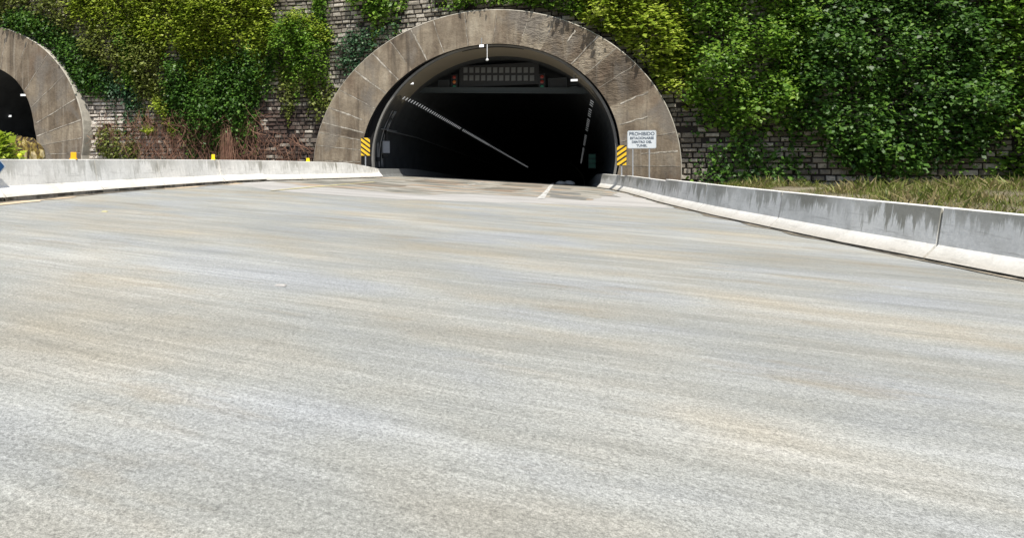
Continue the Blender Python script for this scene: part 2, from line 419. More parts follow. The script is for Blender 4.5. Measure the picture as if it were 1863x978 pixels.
def mat_moss_rock():
    m, nt, bs = new_mat('mossy_brown_rock')
    a = noi(nt, coords(nt, (3.0, 3.0, 1.0), rot=(0.3, 0.5, 0)), 2.0, 5, 0.65, 0.6)
    col = ramp(nt, a, [(0.38, (0.012, 0.007, 0.004)), (0.47, (0.07, 0.042, 0.012)), (0.55, (0.20, 0.15, 0.02)), (0.64, (0.42, 0.35, 0.20))])
    nt.links.new(col, bs.inputs['Base Color'])
    bs.inputs['Roughness'].default_value = 0.95
    bump(nt, bs, a, 0.6, 0.08)
    return m
M['rock'] = mat_moss_rock()

# ------------------------------------------------------------------ ground and roads
def road_z(x): return -0.048 * x
def sag(y):
    if y <= 42: return 0.0
    if y < 50: return 0.046 * (y - 42) ** 2 / 16.0
    return 0.046 * 4 + 0.046 * (y - 50)

def sheet(name, poly, dz, mat, kind='structure', zf=road_z, jitter=0.0):
    b = MB()
    b.add([(x, y, zf(x) + dz) for x, y in poly], [tuple(range(len(poly)))])
    o = b.build(name, mat); tag(o, kind=kind)
    return o

def ragged(poly, step=0.5, amp=0.1, seed=0):
    out = []
    for i, (x0, y0) in enumerate(poly):
        x1, y1 = poly[(i + 1) % len(poly)]
        L = math.hypot(x1 - x0, y1 - y0); n = max(1, int(L / step))
        for k in range(n):
            t = k / n
            w = noise.noise(Vector((x0 + (x1 - x0) * t * 1.0 + seed, y0 + (y1 - y0) * t + seed, seed))) if k else 0
            nx, ny = -(y1 - y0) / L, (x1 - x0) / L
            out.append((x0 + (x1 - x0) * t + nx * w * amp * 2, y0 + (y1 - y0) * t + ny * w * amp * 2))
    return out

# one sheet to the horizon in front of the hill
g = MB()
g.add([(-500, -500, -1.3), (500, -500, -1.3), (500, 41.5, -1.3), (-500, 41.5, -1.3)], [(0, 1, 2, 3)])
tag(g.build('ground', M['ground']), kind='structure')

b = MB()
b.add([(-14.2, -60, road_z(-14.2)), (16, -60, road_z(16)), (16, 41.99, road_z(16)), (-14.2, 41.99, road_z(-14.2))], [(0, 1, 2, 3)])
tag(b.build('road', M['road']), kind='structure')

b = MB()
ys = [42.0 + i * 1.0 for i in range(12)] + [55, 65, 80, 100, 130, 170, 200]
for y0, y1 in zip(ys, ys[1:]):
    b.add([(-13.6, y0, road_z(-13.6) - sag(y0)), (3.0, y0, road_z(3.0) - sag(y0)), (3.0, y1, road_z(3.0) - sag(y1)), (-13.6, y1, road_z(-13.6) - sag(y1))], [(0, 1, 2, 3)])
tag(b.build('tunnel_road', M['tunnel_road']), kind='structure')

# second carriageway behind the left barrier
b = MB()
b.add([(-90, -60, 0.42), (-14.0, -60, 0.42), (-14.0, 39.5, 0.42), (-90, 36.0, 0.42)], [(0, 1, 2, 3)])
tag(b.build('side_road', M['old_road']), kind='structure')
b = MB()
b.add([(-49.8, 37.02, 0.44), (-38.4, 37.02, 0.44), (-38.4, 110, 0.44), (-49.8, 110, 0.44)], [(0, 1, 2, 3)])
tag(b.build('tunnel_road', M['tunnel_road']), kind='structure')

# pale swept band, older patched apron in front of the portal, repairs
sheet('road_band', ragged([(-13.0, 21.5), (-9.8, 19.8), (-5.3, 19.8), (-1.0, 22.6), (3.2, 25.0), (2.4, 36.0), (-12.6, 36.5)], 0.8, 0.25, 3), 0.004, M['pale_road'])
sheet('road_apron', ragged([(-12.4, 25.0), (-9.8, 23.4), (-5.35, 22.9), (-4.0, 25.6), (-1.15, 26.4), (0.35, 26.3), (2.0, 35.0), (1.2, 41.98), (-11.6, 41.98)], 0.7, 0.18, 5), 0.008, M['old_road'])
sheet('road_patch', ragged([(-5.3, 25.5), (-4.2, 26.4), (-4.6, 36.0), (-5.5, 35.0)], 0.6, 0.1, 9), 0.012, M['old_road'])
sheet('road_patch', ragged([(-1.0, 27.0), (0.37, 26.7), (0.55, 28.2), (-1.0, 29.6)], 0.4, 0.12, 11), 0.012, M['dark_patch'])
sheet('road_patch', ragged([(-1.05, 31.0), (0.2, 30.6), (0.3, 32.3), (-1.15, 33.0)], 0.4, 0.12, 12), 0.012, M['dark_patch'])
sheet('road_patch', ragged([(-1.1, 36.0), (-0.2, 36.0), (-0.2, 38.2), (-1.2, 38.6)], 0.4, 0.12, 13), 0.012, M['dark_patch'])
sheet('road_patch', ragged([(1.0, 31.0), (1.9, 30.6), (1.8, 31.8), (1.0, 32.0)], 0.4, 0.1, 14), 0.012, M['dark_patch'])
for i, pl in enumerate((
        [(-10.6, 27.5), (-7.6, 26.2), (-7.2, 29.5), (-10.2, 31.0)], [(-8.8, 34.0), (-5.8, 33.2), (-5.9, 37.5), (-8.6, 38.2)],
        [(-4.1, 30.0), (-2.6, 29.4), (-2.4, 33.5), (-3.9, 34.2)], [(-4.0, 36.8), (-1.7, 36.6), (-1.8, 40.0), (-3.9, 40.2)])):
    sheet('road_patch', ragged(pl, 0.6, 0.16, 31 + i), 0.010 + 0.001 * i, M['brown_patch'])
# painted lines
def line(name, pts, w, mat, dz=0.016):
    b = MB()
    for (x0, y0, k0), (x1, y1, k1) in zip(pts, pts[1:]):
        b.add([(x0 - w * k0 / 2, y0, road_z(x0) + dz), (x0 + w * k0 / 2, y0, road_z(x0) + dz), (x1 + w * k1 / 2, y1, road_z(x1) + dz), (x1 - w * k1 / 2, y1, road_z(x1) + dz)], [(0, 1, 2, 3)])
    return tag(b.build(name, mat), kind='structure')
line('lane_marking', [(-1.25, 25.4, 1.5), (-1.27, 29, 1.15), (-1.30, 34, 1), (-1.34, 38, 1), (-1.38, 41.9, 1)], 0.19, M['lane_paint'])
line('lane_marking', [(-5.15, 30.5, 0.4), (-5.2, 34, 0.8), (-5.25, 39.5, 1.0)], 0.16, M['worn_paint'])
line('edge_marking', [(-9.75, 19.5, 0.6), (-9.75, 22, 1), (-9.7, 26, 1), (-9.6, 31, 0.8)], 0.24, M['yellow_paint'])
line('lane_marking', [(-1.40, 43.5, 1), (-1.40, 44.6, 1)], 0.15, M['paint'])
def crack(x, y, ang, n, seed, w=0.012):
    r = random.Random(seed); b = MB(); pts = []
    for k in range(n):
        pts.append((x, y)); ang += r.gauss(0, 0.10); a2 = ang + r.gauss(0, 0.5)
        x += math.cos(a2) * 0.06; y += math.sin(a2) * 0.06
    for k in range(n - 1):
        (x0, y0), (x1, y1) = pts[k], pts[k + 1]
        w0, w1 = (w * (0.4 + abs(noise.noise(Vector((q * 0.4, seed, 0)))) * 1.6) * min(1, q / 4, (n - 1 - q) / 4) for q in (k, k + 1))
        L = math.hypot(x1 - x0, y1 - y0); nx_, ny_ = -(y1 - y0) / L, (x1 - x0) / L
        P = [(x0 - nx_ * w0, y0 - ny_ * w0), (x1 - nx_ * w1, y1 - ny_ * w1), (x1 + nx_ * w1, y1 + ny_ * w1), (x0 + nx_ * w0, y0 + ny_ * w0)]
        b.add([(px, py, road_z(px) + 0.004) for px, py in P], [(0, 1, 2, 3)])
    tag(b.build('road_crack', M['crack']), kind='structure')
crack(2.4, 3.4, R(-35), 34, 2, 0.0025); crack(6.0, 8.6, R(-50), 50, 4, 0.004)
# sand drifted against the barrier foot
sheet('sand_drift', ragged([(-11.65, 9.0), (-11.2, 9.4), (-11.35, 11.0), (-11.78, 12.6)], 0.2, 0.08, 21), 0.012, M['sand'])
sheet('sand_drift', ragged([(-12.35, 16.6), (-12.10, 17.2), (-12.30, 19.2), (-12.62, 20.6)], 0.2, 0.06, 22), 0.012, M['sand'])
sheet('sand_drift', ragged([(-12.55, 20.9), (-12.30, 21.1), (-12.5, 22.6), (-12.85, 22.6)], 0.2, 0.05, 23), 0.012, M['sand'])

def foot_dirt(pts, side, seed, w=0.30):
    r = random.Random(seed); inner, outer = [], []
    for (x0, y0), (x1, y1) in zip(pts, pts[1:]):
        for k in range(14):
            t = k / 14; x, y = x0 + (x1 - x0) * t, y0 + (y1 - y0) * t
            ww = w * max(0.06, 0.35 + 1.3 * noise.noise(Vector((x * 0.9, y * 0.7, seed)))) * r.uniform(0.8, 1.2)
            inner.append((x - side * 0.05, y)); outer.append((x + side * ww, y))
    b = MB()
    for k in range(len(inner) - 1):
        b.add([(*p, road_z(p[0]) + 0.014) for p in (inner[k], outer[k], outer[k + 1], inner[k + 1])], [(0, 1, 2, 3)])
    tag(b.build('gutter_dirt', M['gutter']), kind='structure')
# verge between the right barrier and the stone wall
RB = [(1.20, 41.4), (1.90, 39.4), (2.45, 35.8), (2.75, 32.5), (3.08, 28.2), (3.9, 22.0), (5.1, 16.0), (6.8, 9.8), (9.0, 3.4), (11.6, -3.0), (15, -12)]
b = MB()
for (x0, y0), (x1, y1) in zip(RB, RB[1:]):
    nseg = 14
    for k in range(nseg):
        def P(x, y, t):
            X = x + 0.42 + (44 - x) * t
            z = road_z(x) + 0.03 + (0.9 * t ** 0.8) + 0.10 * noise.noise(Vector((X * 0.4, y * 0.4, 1.0))) * (1 if t > 0.03 else 0)
            return (X, y, z)
        t0, t1 = (k / nseg) ** 1.7, ((k + 1) / nseg) ** 1.7
        b.add([P(x0, y0, t0), P(x1, y1, t0), P(x1, y1, t1), P(x0, y0, t1)], [(0, 1, 2, 3)])
tag(b.build('verge', M['ground']), kind='structure')

# hillside above and behind the wall
b = MB()
nx, ny = 46, 16
for i in range(nx):
    for j in range(ny):
        def H(ii, jj):
            x = -110 + 200 * ii / nx; y = 41.6 + 110 * (jj / ny) ** 1.3
            return (x, y, 16.6 + 0.55 * (y - 41.6) + 1.5 * noise.noise(Vector((x * 0.08, y * 0.08, 0))))
        b.add([H(i, j), H(i + 1, j), H(i + 1, j + 1), H(i, j + 1)], [(0, 1, 2, 3)])
tag(b.build('hill', plain('hill_scrub', (0.045, 0.075, 0.02), 0.95, var=0.5, scale=0.8), smooth=True), kind='structure')

# ------------------------------------------------------------------ tunnels
class Ell:
    def __init__(s, cx, cz, a, b, deg): s.c = (cx, cz); s.a = a; s.b = b; s.t = math.radians(deg)
    def r(s, o, th):
        # distance from o along direction th to the ellipse
        ct, st = math.cos(s.t), math.sin(s.t)
        def loc(x, z): return ((x * ct + z * st) / s.a, (-x * st + z * ct) / s.b)
        px, pz = loc(o[0] - s.c[0], o[1] - s.c[1]); dx, dz = loc(math.cos(th), math.sin(th))
        A = dx * dx + dz * dz; B = 2 * (px * dx + pz * dz); Cc = px * px + pz * pz - 1
        return (-B + math.sqrt(max(0, B * B - 4 * A * Cc))) / (2 * A)
O1 = (-5.5, 1.4)
OUT1 = Ell(-5.63, 0.97, 11.13, 9.92, 2.5)
INN1 = Ell(-5.45, 1.89, 7.88, 6.88, 8.4)
LIN1 = Ell(-5.19, 1.87, 7.38, 6.85, 8.4)
def pol(o, th, r, y): return (o[0] + math.cos(th) * r, y, o[1] + math.sin(th) * r)

def portal(root, o, rin, rout, y0, y1, th0, th1, joints, seed, nth=150):
    """a proud concrete ring: front face, outer and inner surfaces, pale joints"""
    rnd = random.Random(seed)
    jt = sorted(joints)
    b = MB(); inn = MB()
    nr = 8
    tints = [rnd.uniform(-0.35, 0.45) for _ in range(len(jt) + 1)]
    ths = [th0 + (th1 - th0) * i / nth for i in range(nth + 1)]
    for k in range(nth):
        a0, a1 = ths[k], ths[k + 1]
        am = (a0 + a1) / 2
        t = tints[sum(1 for j in jt if j < am)]
        q = []
        for a in (a0, a1):
            ri, ro = rin(a), rout(a)
            q.append([pol(o, a, ri + (ro - ri) * s / nr, y0 + 0.03 * noise.noise(Vector((math.cos(a) * 9, math.sin(a) * 9, s * 0.4 + seed)))) for s in range(nr + 1)])
        for s in range(nr):
            b.add([q[0][s], q[1][s], q[1][s + 1], q[0][s + 1]], [(0, 3, 2, 1)], at=t + 0.001)
        # pale arris + outer surface, slightly chipped
        def ed(a, dr, y): return pol(o, a, rout(a) + dr + 0.02 * noise.noise(Vector((a * 30, seed, 0))), y)
        e0 = [q[0][nr], ed(a0, 0.05, y0 + 0.07), ed(a0, 0.05, y1)]
        e1 = [q[1][nr], ed(a1, 0.05, y0 + 0.07), ed(a1, 0.05, y1)]
        for s in range(2):
            b.add([e0[s], e1[s], e1[s + 1], e0[s + 1]], [(0, 3, 2, 1)], mi=2)
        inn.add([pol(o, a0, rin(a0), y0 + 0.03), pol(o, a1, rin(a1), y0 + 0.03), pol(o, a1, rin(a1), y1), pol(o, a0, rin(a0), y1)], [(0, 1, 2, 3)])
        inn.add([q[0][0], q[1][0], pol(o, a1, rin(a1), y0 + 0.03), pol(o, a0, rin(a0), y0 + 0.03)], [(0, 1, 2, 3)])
    # pale joint ribs on the face
    for j in jt:
        w = rnd.uniform(0.014, 0.034)
        if j in STRONG or rnd.random() < 0.15: w = 0.055
        s0, s1 = (0.02, 0.98) if rnd.random() < 0.8 else sorted((rnd.uniform(0, 0.5), rnd.uniform(0.55, 1)))
        n = 12; ri, ro = rin(j), rout(j)
        for k in range(n):
            def J(kk, side):
                s = s0 + (s1 - s0) * kk / n
                r = ri + (ro - ri) * s
                wj = w * (0.5 + 0.9 * abs(noise.noise(Vector((j * 7, kk * 0.7, seed)))))
                wob = 0.05 * noise.noise(Vector((j * 3, kk * 0.35, seed + 4)))
                dxn, dzn = -math.sin(j), math.cos(j)
                p = pol(o, j, r, y0 - 0.012 + 0.03 * noise.noise(Vector((math.cos(j) * 9, math.sin(j) * 9, s * nr * 0.4 + seed))))
                return (p[0] + dxn * (side * wj + wob), p[1], p[2] + dzn * (side * wj + wob))
            b.add([J(k, -1), J(k + 1, -1), J(k + 1, 1), J(k, 1)], [(0, 1, 2, 3)], mi=1)
            def S(kk, side):          # dark open seam beside the pale rib
                p = J(kk, -1); q = J(kk, 1); dx_, dz_ = q[0] - p[0], q[2] - p[2]; l_ = math.hypot(dx_, dz_) or 1
                t_ = 0.004 if side < 0 else 0.016
                return (p[0] - dx_ / l_ * t_, p[1] + 0.004, p[2] - dz_ / l_ * t_)
            if k % 5 != 2: b.add([S(k, -1), S(k + 1, -1), S(k + 1, 1), S(k, 1)], [(0, 1, 2, 3)], mi=3)
    b.build('portal_ring', [M['ring'], M['efflor'], M['arris'], M['seam']], root)
    inn.build('joint_recess', M['black'], root)

def vault(root, name, mat, o, rin, thick, y0, y1, th0, th1, steps, drop, nth=72, front=True, smooth=True):
    b = MB()
    ths = [th0 + (th1 - th0) * i / nth for i in range(nth + 1)]
    yl = [y0 + (y1 - y0) * (i / steps) ** 1.5 for i in range(steps + 1)]
    for k in range(nth):
        a0, a1 = ths[k], ths[k + 1]
        if front:
            b.add([pol(o, a0, rin(a0), y0), pol(o, a1, rin(a1), y0), pol(o, a1, rin(a1) + thick, y0), pol(o, a0, rin(a0) + thick, y0)], [(0, 3, 2, 1)])
        for i in range(steps):
            P = [pol(o, a0, rin(a0), yl[i]), pol(o, a1, rin(a1), yl[i]), pol(o, a1, rin(a1), yl[i + 1]), pol(o, a0, rin(a0), yl[i + 1])]
            P = [(p[0], p[1], p[2] - drop(p[1])) for p in P]
            b.add(P, [(0, 1, 2, 3)])
    return b.build(name, mat, root, smooth=False)

tun = empty('road_tunnel', (-5.5, 40, 0.26))
tag(tun, 'wide road tunnel with complete stained concrete ring and dark message board inside', 'tunnel', 'tunnels through the stone wall')
tunoff = Matrix.Translation((-5.5, 40, 0.26)).inverted()
def adopt(o, root):
    """keep the world placement of a part built in world coordinates"""
    o.matrix_parent_inverse = Matrix.Translation(root.location).inverted()
joints1 = [R(x) for x in (-0.8, 3.7, 9.3, 16.0, 23.5, 33.0, 41.0, 48.0, 55.0, 63.0, 72, 84, 96, 108, 117, 126, 134, 143, 152, 159.4, 165.1, 168.9, 173.5, 179)]
STRONG = {R(x) for x in (3.7, 16.0, 23.5, 48.0, 55.0, 134, 159.4, 165.1)}
portal(tun, O1, lambda a: INN1.r(O1, a), lambda a: OUT1.r(O1, a), 40.0, 41.35, R(-13), R(193), joints1, 3)
LIN0 = Ell(-5.36, 1.89, 7.66, 6.90, 8.4)
rim_r = lambda a: LIN1.r(O1, a)
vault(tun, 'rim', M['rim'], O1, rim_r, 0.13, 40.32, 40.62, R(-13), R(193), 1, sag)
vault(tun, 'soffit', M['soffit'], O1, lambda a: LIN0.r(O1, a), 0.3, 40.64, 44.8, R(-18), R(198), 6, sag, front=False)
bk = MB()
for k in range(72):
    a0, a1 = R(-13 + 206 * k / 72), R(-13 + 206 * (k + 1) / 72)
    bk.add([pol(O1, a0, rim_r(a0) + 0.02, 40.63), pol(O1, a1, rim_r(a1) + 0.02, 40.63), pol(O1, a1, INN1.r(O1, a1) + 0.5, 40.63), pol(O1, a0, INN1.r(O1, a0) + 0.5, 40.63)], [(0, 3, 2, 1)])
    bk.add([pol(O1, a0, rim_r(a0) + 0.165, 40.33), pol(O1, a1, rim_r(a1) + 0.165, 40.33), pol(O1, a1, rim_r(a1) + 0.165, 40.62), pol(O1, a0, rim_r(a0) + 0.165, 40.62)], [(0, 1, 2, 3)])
bk.build('joint_gap_shade', M['black'], tun)  # black annulus added behind the rim, paints the gap's shade
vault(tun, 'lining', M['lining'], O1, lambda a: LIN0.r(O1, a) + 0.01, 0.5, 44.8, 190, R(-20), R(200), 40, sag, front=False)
# end of the tube, far down in the dark
b = MB()
b.add([pol(O1, R(-20 + 220 * i / 40), LIN0.r(O1, R(-20 + 220 * i / 40)) + 0.01, 189.9) for i in range(41)], [tuple(range(41))])
b.v = [(x, y, z - sag(y)) for x, y, z in b.v]
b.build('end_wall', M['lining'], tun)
# low parapets along both walls
def parapet(x0, x1, y0, y1, h, flare):
    b = MB()
    n = 30; yl = [y0 + (y1 - y0) * (i / n) ** 1.6 for i in range(n + 1)]
    sgn = 1 if x1 > x0 else -1
    def prof(y, i):
        z = road_z(x1) - sag(y)
        f = flare * max(0, 1 - (y - y0) / 5.0)
        return [(x1 - sgn * f + sgn * 0.16, y, z - 0.02), (x1 - sgn * f, y, z + 0.18), (x1 - sgn * f - sgn * 0.10, y, z + h), (x0, y, z + h), (x0, y, z - 0.02)]
    P = [prof(y, i) for i, y in enumerate(yl)]
    for p, q in zip(P, P[1:]):
        for k in range(4):
            b.add([p[k], p[k + 1], q[k + 1], q[k]], [(0, 1, 2, 3)])
    b.add(P[0], [(0, 1, 2, 3, 4)])
    return b.build('parapet', M['parapet'], tun)
parapet(-13.3, -11.35, 38.05, 160, 0.50, 0.0)
parapet(2.3, 1.25, 41.65, 160, 0.80, 0.15)
# conduits following the vault, and a cable tray with its bracket
for yc in (42.9, 43.5, 43.8):
    c = MB()
    c.tube([pol(O1, a, LIN0.r(O1, a) - 0.06, yc) for a in [R(150 + i * 2.0) for i in range(17)]], 0.035, 6)
    c.build('conduit', M['galv'], tun, smooth=True)
c = MB()
c.box((-12.55, 44.0, 3.80), (0.35, 3.4, 0.05)); c.box((-12.45, 75, 2.55 + 0.0), (0.02, 0.02, 0.02))
c.tube([(-12.35, 43, 3.72), (-12.38, 52, 3.55), (-12.40, 75, 2.5), (-12.40, 120, 0.45)], 0.05, 5)
c.build('cable_tray', M['galv'], tun)
for ch in tun.children: adopt(ch, tun)

# left tunnel, same ring seen at a slant
O2 = (-44.1, 2.0)
half_out = [(9.85, -0.6), (9.98, 1.0), (9.91, 1.95), (10.11, 3.6), (10.03, 4.6), (9.75, 5.6), (9.23, 6.8), (8.55, 7.9), (7.76, 8.85), (6.84, 9.7), (5.86, 10.42), (4.70, 11.05), (3.46, 11.58), (1.84, 12.1), (0.0, 12.35)]
half_in = [(5.55, -0.6), (5.65, 1.0), (5.64, 1.95), (5.36, 4.25), (4.70, 6.38), (3.5, 7.9), (1.84, 8.82), (0, 9.2)]
def poly_r(half):
    pts = [(math.atan2(z - O2[1], x), math.hypot(x, z - O2[1])) for x, z in half]
    an = np.array([p[0] for p in pts]); rr = np.array([p[1] for p in pts])
    def f(a):
        if a > math.pi / 2: a = math.pi - a
        return float(np.interp(a, an, rr))
    return f
out2, inn2 = poly_r(half_out), poly_r(half_in)
tun2 = empty('road_tunnel', (-44.1, 37, 0.42))
tag(tun2, 'slanted tunnel mouth cut off by the edge, only half its concrete ring showing', 'tunnel', 'tunnels through the stone wall')
joints2 = [R(x) for x in (1.0, 7.5, 15.0, 24, 36, 49, 62, 75, 92, 108, 121, 135, 150, 165, 177)]
portal(tun2, O2, inn2, out2, 37.0, 38.1, R(-9), R(189), joints2, 11, 110)
vault(tun2, 'lining', M['lining'], O2, lambda a: inn2(a) + 0.02, 0.5, 37.6, 110, R(-16), R(196), 20, lambda y: 0.0, nth=60)
b = MB(); b.add([pol(O2, R(-16 + 212 * i / 40), inn2(R(-16 + 212 * i / 40)) + 0.02, 109.9) for i in range(41)], [tuple(range(41))])
b.build('end_wall', M['lining'], tun2)
for ch in tun2.children: adopt(ch, tun2)

# ------------------------------------------------------------------ stone retaining wall
PLAN = [(-80, 35.6), (-34.5, 37.75), (-16.5, 40.9), (6.0, 40.9), (40, 38.0)]
def wall_y(x):
    for (x0, y0), (x1, y1) in zip(PLAN, PLAN[1:]):
        if x <= x1: return y0 + (y1 - y0) * (x - x0) / (x1 - x0)
    return PLAN[-1][1]
def in_arch(x, z, grow=0.0):
    for o, ri, ro in ((O1, lambda a: INN1.r(O1, a), lambda a: OUT1.r(O1, a)), (O2, inn2, out2)):
        dx, dz = x - o[0], z - o[1]
        if abs(dx) > 12: continue
        a = math.atan2(dz, dx)
        if a < -0.25:
            if a < -math.pi + 0.25: a += 2 * math.pi
            else: return abs(dx) < 8
        if math.hypot(dx, dz) < (ri(a) + ro(a)) / 2 + grow: return True
    return False

wall = empty('retaining_wall', (-16.5, 40.9, 0))
tag(wall, 'tall overgrown retaining wall of rough grey stone courses around both tunnels', 'wall')
back = MB()
xs = np.arange(-78, 39.6, 0.4)
for x0, x1 in zip(xs, xs[1:]):
    x0, x1 = float(x0), float(x1)
    def bottom(x):
        zs = -0.8
        z = 16.0
        while z > -0.8:
            if in_arch(x, z): return z
            z -= 0.15
        return -0.8
    z0, z1 = bottom(x0), bottom(x1)
    y0, y1 = wall_y(x0) + 0.12, wall_y(x1) + 0.12
    back.add([(x0, y0, z0), (x1, y1, z1), (x1, y1, 17.5), (x0, y0, 17.5)], [(0, 1, 2, 3)])
    back.add([(x0, y0, 17.5), (x1, y1, 17.5), (x1, y1 + 1.0, 17.5), (x0, y0 + 1.0, 17.5)], [(0, 1, 2, 3)])
back.build('wall_core', M['mortar'], wall)
fac = MB()
rs = random.Random(5)
z = -0.6
while z < 17.2:
    h = rs.uniform(0.24, 0.34)
    x = -60.0 + rs.random()
    while x < 37:
        w = rs.choice((0.34, 0.45, 0.55, 0.65, 0.8)) * rs.uniform(0.9, 1.1)
        xm, zm = x + w / 2, z + h / 2
        if not in_arch(xm, zm, 0.35) and rs.random() > 0.06:
            pr = rs.uniform(0.03, 0.17)
            g0 = rs.uniform(0.02, 0.04)
            ins = rs.uniform(0.02, 0.045)
            def j(): return rs.uniform(-0.018, 0.018)
            xa, xb, za, zb = x + g0 + j(), x + w - g0 + j(), z + g0 + j(), z + h - g0 + j()
            ya, yb = wall_y(xa) + 0.12, wall_y(xb) + 0.12
            Bk = [(xa, ya, za), (xb, yb, za + j()), (xb, yb, zb), (xa, ya, zb + j())]
            Fr = [(xa + ins, ya - pr + j(), za + ins), (xb - ins, yb - pr + j(), za + ins), (xb - ins, yb - pr + j(), zb - ins + j()), (xa + ins, ya - pr + j(), zb - ins)]
            fac.add(Bk + Fr, [(4, 5, 6, 7), (0, 1, 5, 4), (1, 2, 6, 5), (2, 3, 7, 6), (3, 0, 4, 7)])
        x += w
    z += h
fac.build('stone_facing', M['stone'], wall)
for ch in wall.children: adopt(ch, wall)

# ------------------------------------------------------------------ concrete barriers
def barrier_seg(path, face, hs, wtop, label, group, plinth=0.10, root_name='concrete_barrier'):
    """path: plan points of the road-side foot line; face: +1 road lies towards +x, -1 towards -x; hs: heights"""
    n = len(path)
    o = path[n // 2]
    bm_ = MB(); ft = MB()
    prof = []      # (offset away from road, height fraction of h)
    L = 0; sec = []
    for i, (x, y) in enumerate(path):
        xa, ya = path[max(0, i - 1)]; xb, yb = path[min(n - 1, i + 1)]
        dx, dy = xb - xa, yb - ya; l = math.hypot(dx, dy) or 1
        nx_, ny_ = dy / l, -dx / l          # right of the direction of travel
        if nx_ * face < 0: nx_, ny_ = -nx_, -ny_
        if i: L += math.hypot(x - path[i - 1][0], y - path[i - 1][1])
        h = hs[i]; zb = road_z(x)
        pts = [(0.0, plinth), (0.21, plinth + 0.23), (0.30, h - 0.015), (0.315, h), (0.30 + wtop - 0.015, h), (0.30 + wtop, h - 0.015), (0.39 + wtop, plinth + 0.23), (0.60 + wtop, plinth), (0.60 + wtop, -0.1)]
        w = 0.008 * noise.noise(Vector((L * 1.3, x, 0)))
        sec.append((L, [((x - nx_ * (d + w)) - o[0], (y - ny_ * (d + w)) - o[1], zb + hz) for d, hz in pts], [min(0.999, hz / h) if k < 3 else 1.0 for k, (d, hz) in enumerate(pts)],
                    [((x - nx_ * d) - o[0], (y - ny_ * d) - o[1], zb + hz) for d, hz in ((0.035, -0.05), (0.03, plinth * 0.6), (0.045, plinth + 0.002))]))
    flip = (path[-1][1] - path[0][1]) * face > 0
    for (l0, p0, v0, f0), (l1, p1, v1, f1) in zip(sec, sec[1:]):
        for k in range(len(p0) - 1):
            va, vb = v0[k], v0[k + 1]
            if k == 2: vb = 0.99
            bm_.add([p0[k], p1[k], p1[k + 1], p0[k + 1]], [(0, 1, 2, 3) if flip else (3, 2, 1, 0)], uvs=[[(l0, va), (l1, va), (l1, vb), (l0, vb)] if flip else [(l0, vb), (l1, vb), (l1, va), (l0, va)]])
        for k in range(2):
            ft.add([f0[k], f1[k], f1[k + 1], f0[k + 1]], [(0, 1, 2, 3)])
    for s, fl in ((sec[0], False), (sec[-1], True)):
        c = list(s[1])
        bm_.add(c, [tuple(range(len(c)))], uvs=[[(s[0], v) for v in s[2]]])
    root = empty(root_name, (o[0], o[1], 0))
    tag(root, label, 'barrier', group)
    bm_.build('barrier_body', M['barrier'], root)
    ft.build('barrier_foot', M['plinth'], root)
    return root

LBK = [(-11.9, -6.0), (-11.55, 3.0), (-11.55, 8.0), (-11.72, 10.4), (-12.0, 12.6), (-12.3, 15.0), (-12.5, 17.5), (-12.72, 20.5), (-12.85, 22.6), (-12.80, 25.5), (-12.2, 29.2), (-11.65, 32.8), (-11.35, 35.5), (-11.15, 37.9)]
LBX = np.array([p[0] for p in LBK]); LBY = np.array([p[1] for p in LBK])
def lbx(y): return float(np.interp(y, LBY, LBX))
def lbh(y): return float(np.interp(y, [-10, 20, 27, 33, 35.5, 37.9], [0.945, 0.945, 0.93, 0.90, 0.74, 0.54]))
cuts = [-5.8, -1.8, 2.4, 6.4, 10.42, 14.06, 17.3, 21.55, 25.2, 28.2, 32.0, 34.6, 37.9]
llab = ['pale barrier segment nearest the photographer, outside the frame'] * 3 + [
    'pale barrier segment with the blue plate at the frame edge',
    'pale barrier segment topped by a lime ball and an amber reflector',
    'pale grey barrier segment in front of the olive shrub at the wall foot',
    'pale grey barrier segment ending at the open joint, yellow reflector at its end',
    'cream barrier segment just past the open joint, below the brown stump',
    'cream barrier segment in front of dark bare stones, before the tiny reflector',
    'cream barrier segment topped by the smallest yellow reflector',
    'cream barrier segment standing in front of the ring leg, top starting to slope',
    'tapering last barrier segment sloping down at the hazard marker']
labs = llab
for i, (a, c) in enumerate(zip(cuts, cuts[1:])):
    if c < 6: continue
    yl = np.linspace(a + 0.02, c - 0.02, 8)
    dz = 0.0
    hs = [lbh(y) for y in yl]
    dx = 0.10 if 6 < i < 8 else 0.0
    barrier_seg([(lbx(y) + (0.05 if i == 7 else 0), float(y)) for y in yl], 1, hs, 0.16, labs[i] if i < len(labs) else labs[-1], 'barrier segments left of the road', plinth=0.11 if i < 8 else 0.06)

RBX = np.array([p[0] for p in RB][::-1]); RBY = np.array([p[1] for p in RB][::-1])
def rbx(y): return float(np.interp(y, RBY, RBX))
rcuts = [41.45, 37.6, 33.2, 28.4, 23.6, 18.8, 14.0, 9.2, 4.4]
rlab = ['short cream barrier end piece beside the tunnel floor, below the striped marker',
        'cream barrier segment in front of the no-parking sign posts',
        'cream barrier segment just past the no-parking sign',
        'cream barrier segment in front of the foot of the leafy bank',
        'barrier segment midway along the right verge', 'barrier segment past the middle of the right verge',
        'nearest and largest barrier segment on the right verge', 'barrier segment on the right verge outside the frame']
for i, (c, a) in enumerate(zip(rcuts, rcuts[1:])):
    yl = np.linspace(c - 0.022, a + 0.022, 8)
    h = 0.84 if i == 0 else (0.87 if i < 3 else 0.93)
    barrier_seg([(rbx(y), float(y)) for y in yl], -1, [h] * 8, 0.16, rlab[i], 'barrier segments right of the road', plinth=0.05)

foot_dirt(LBK[1:], 1, 3, 0.22)
foot_dirt(RB[:-1], -1, 8, 0.26)
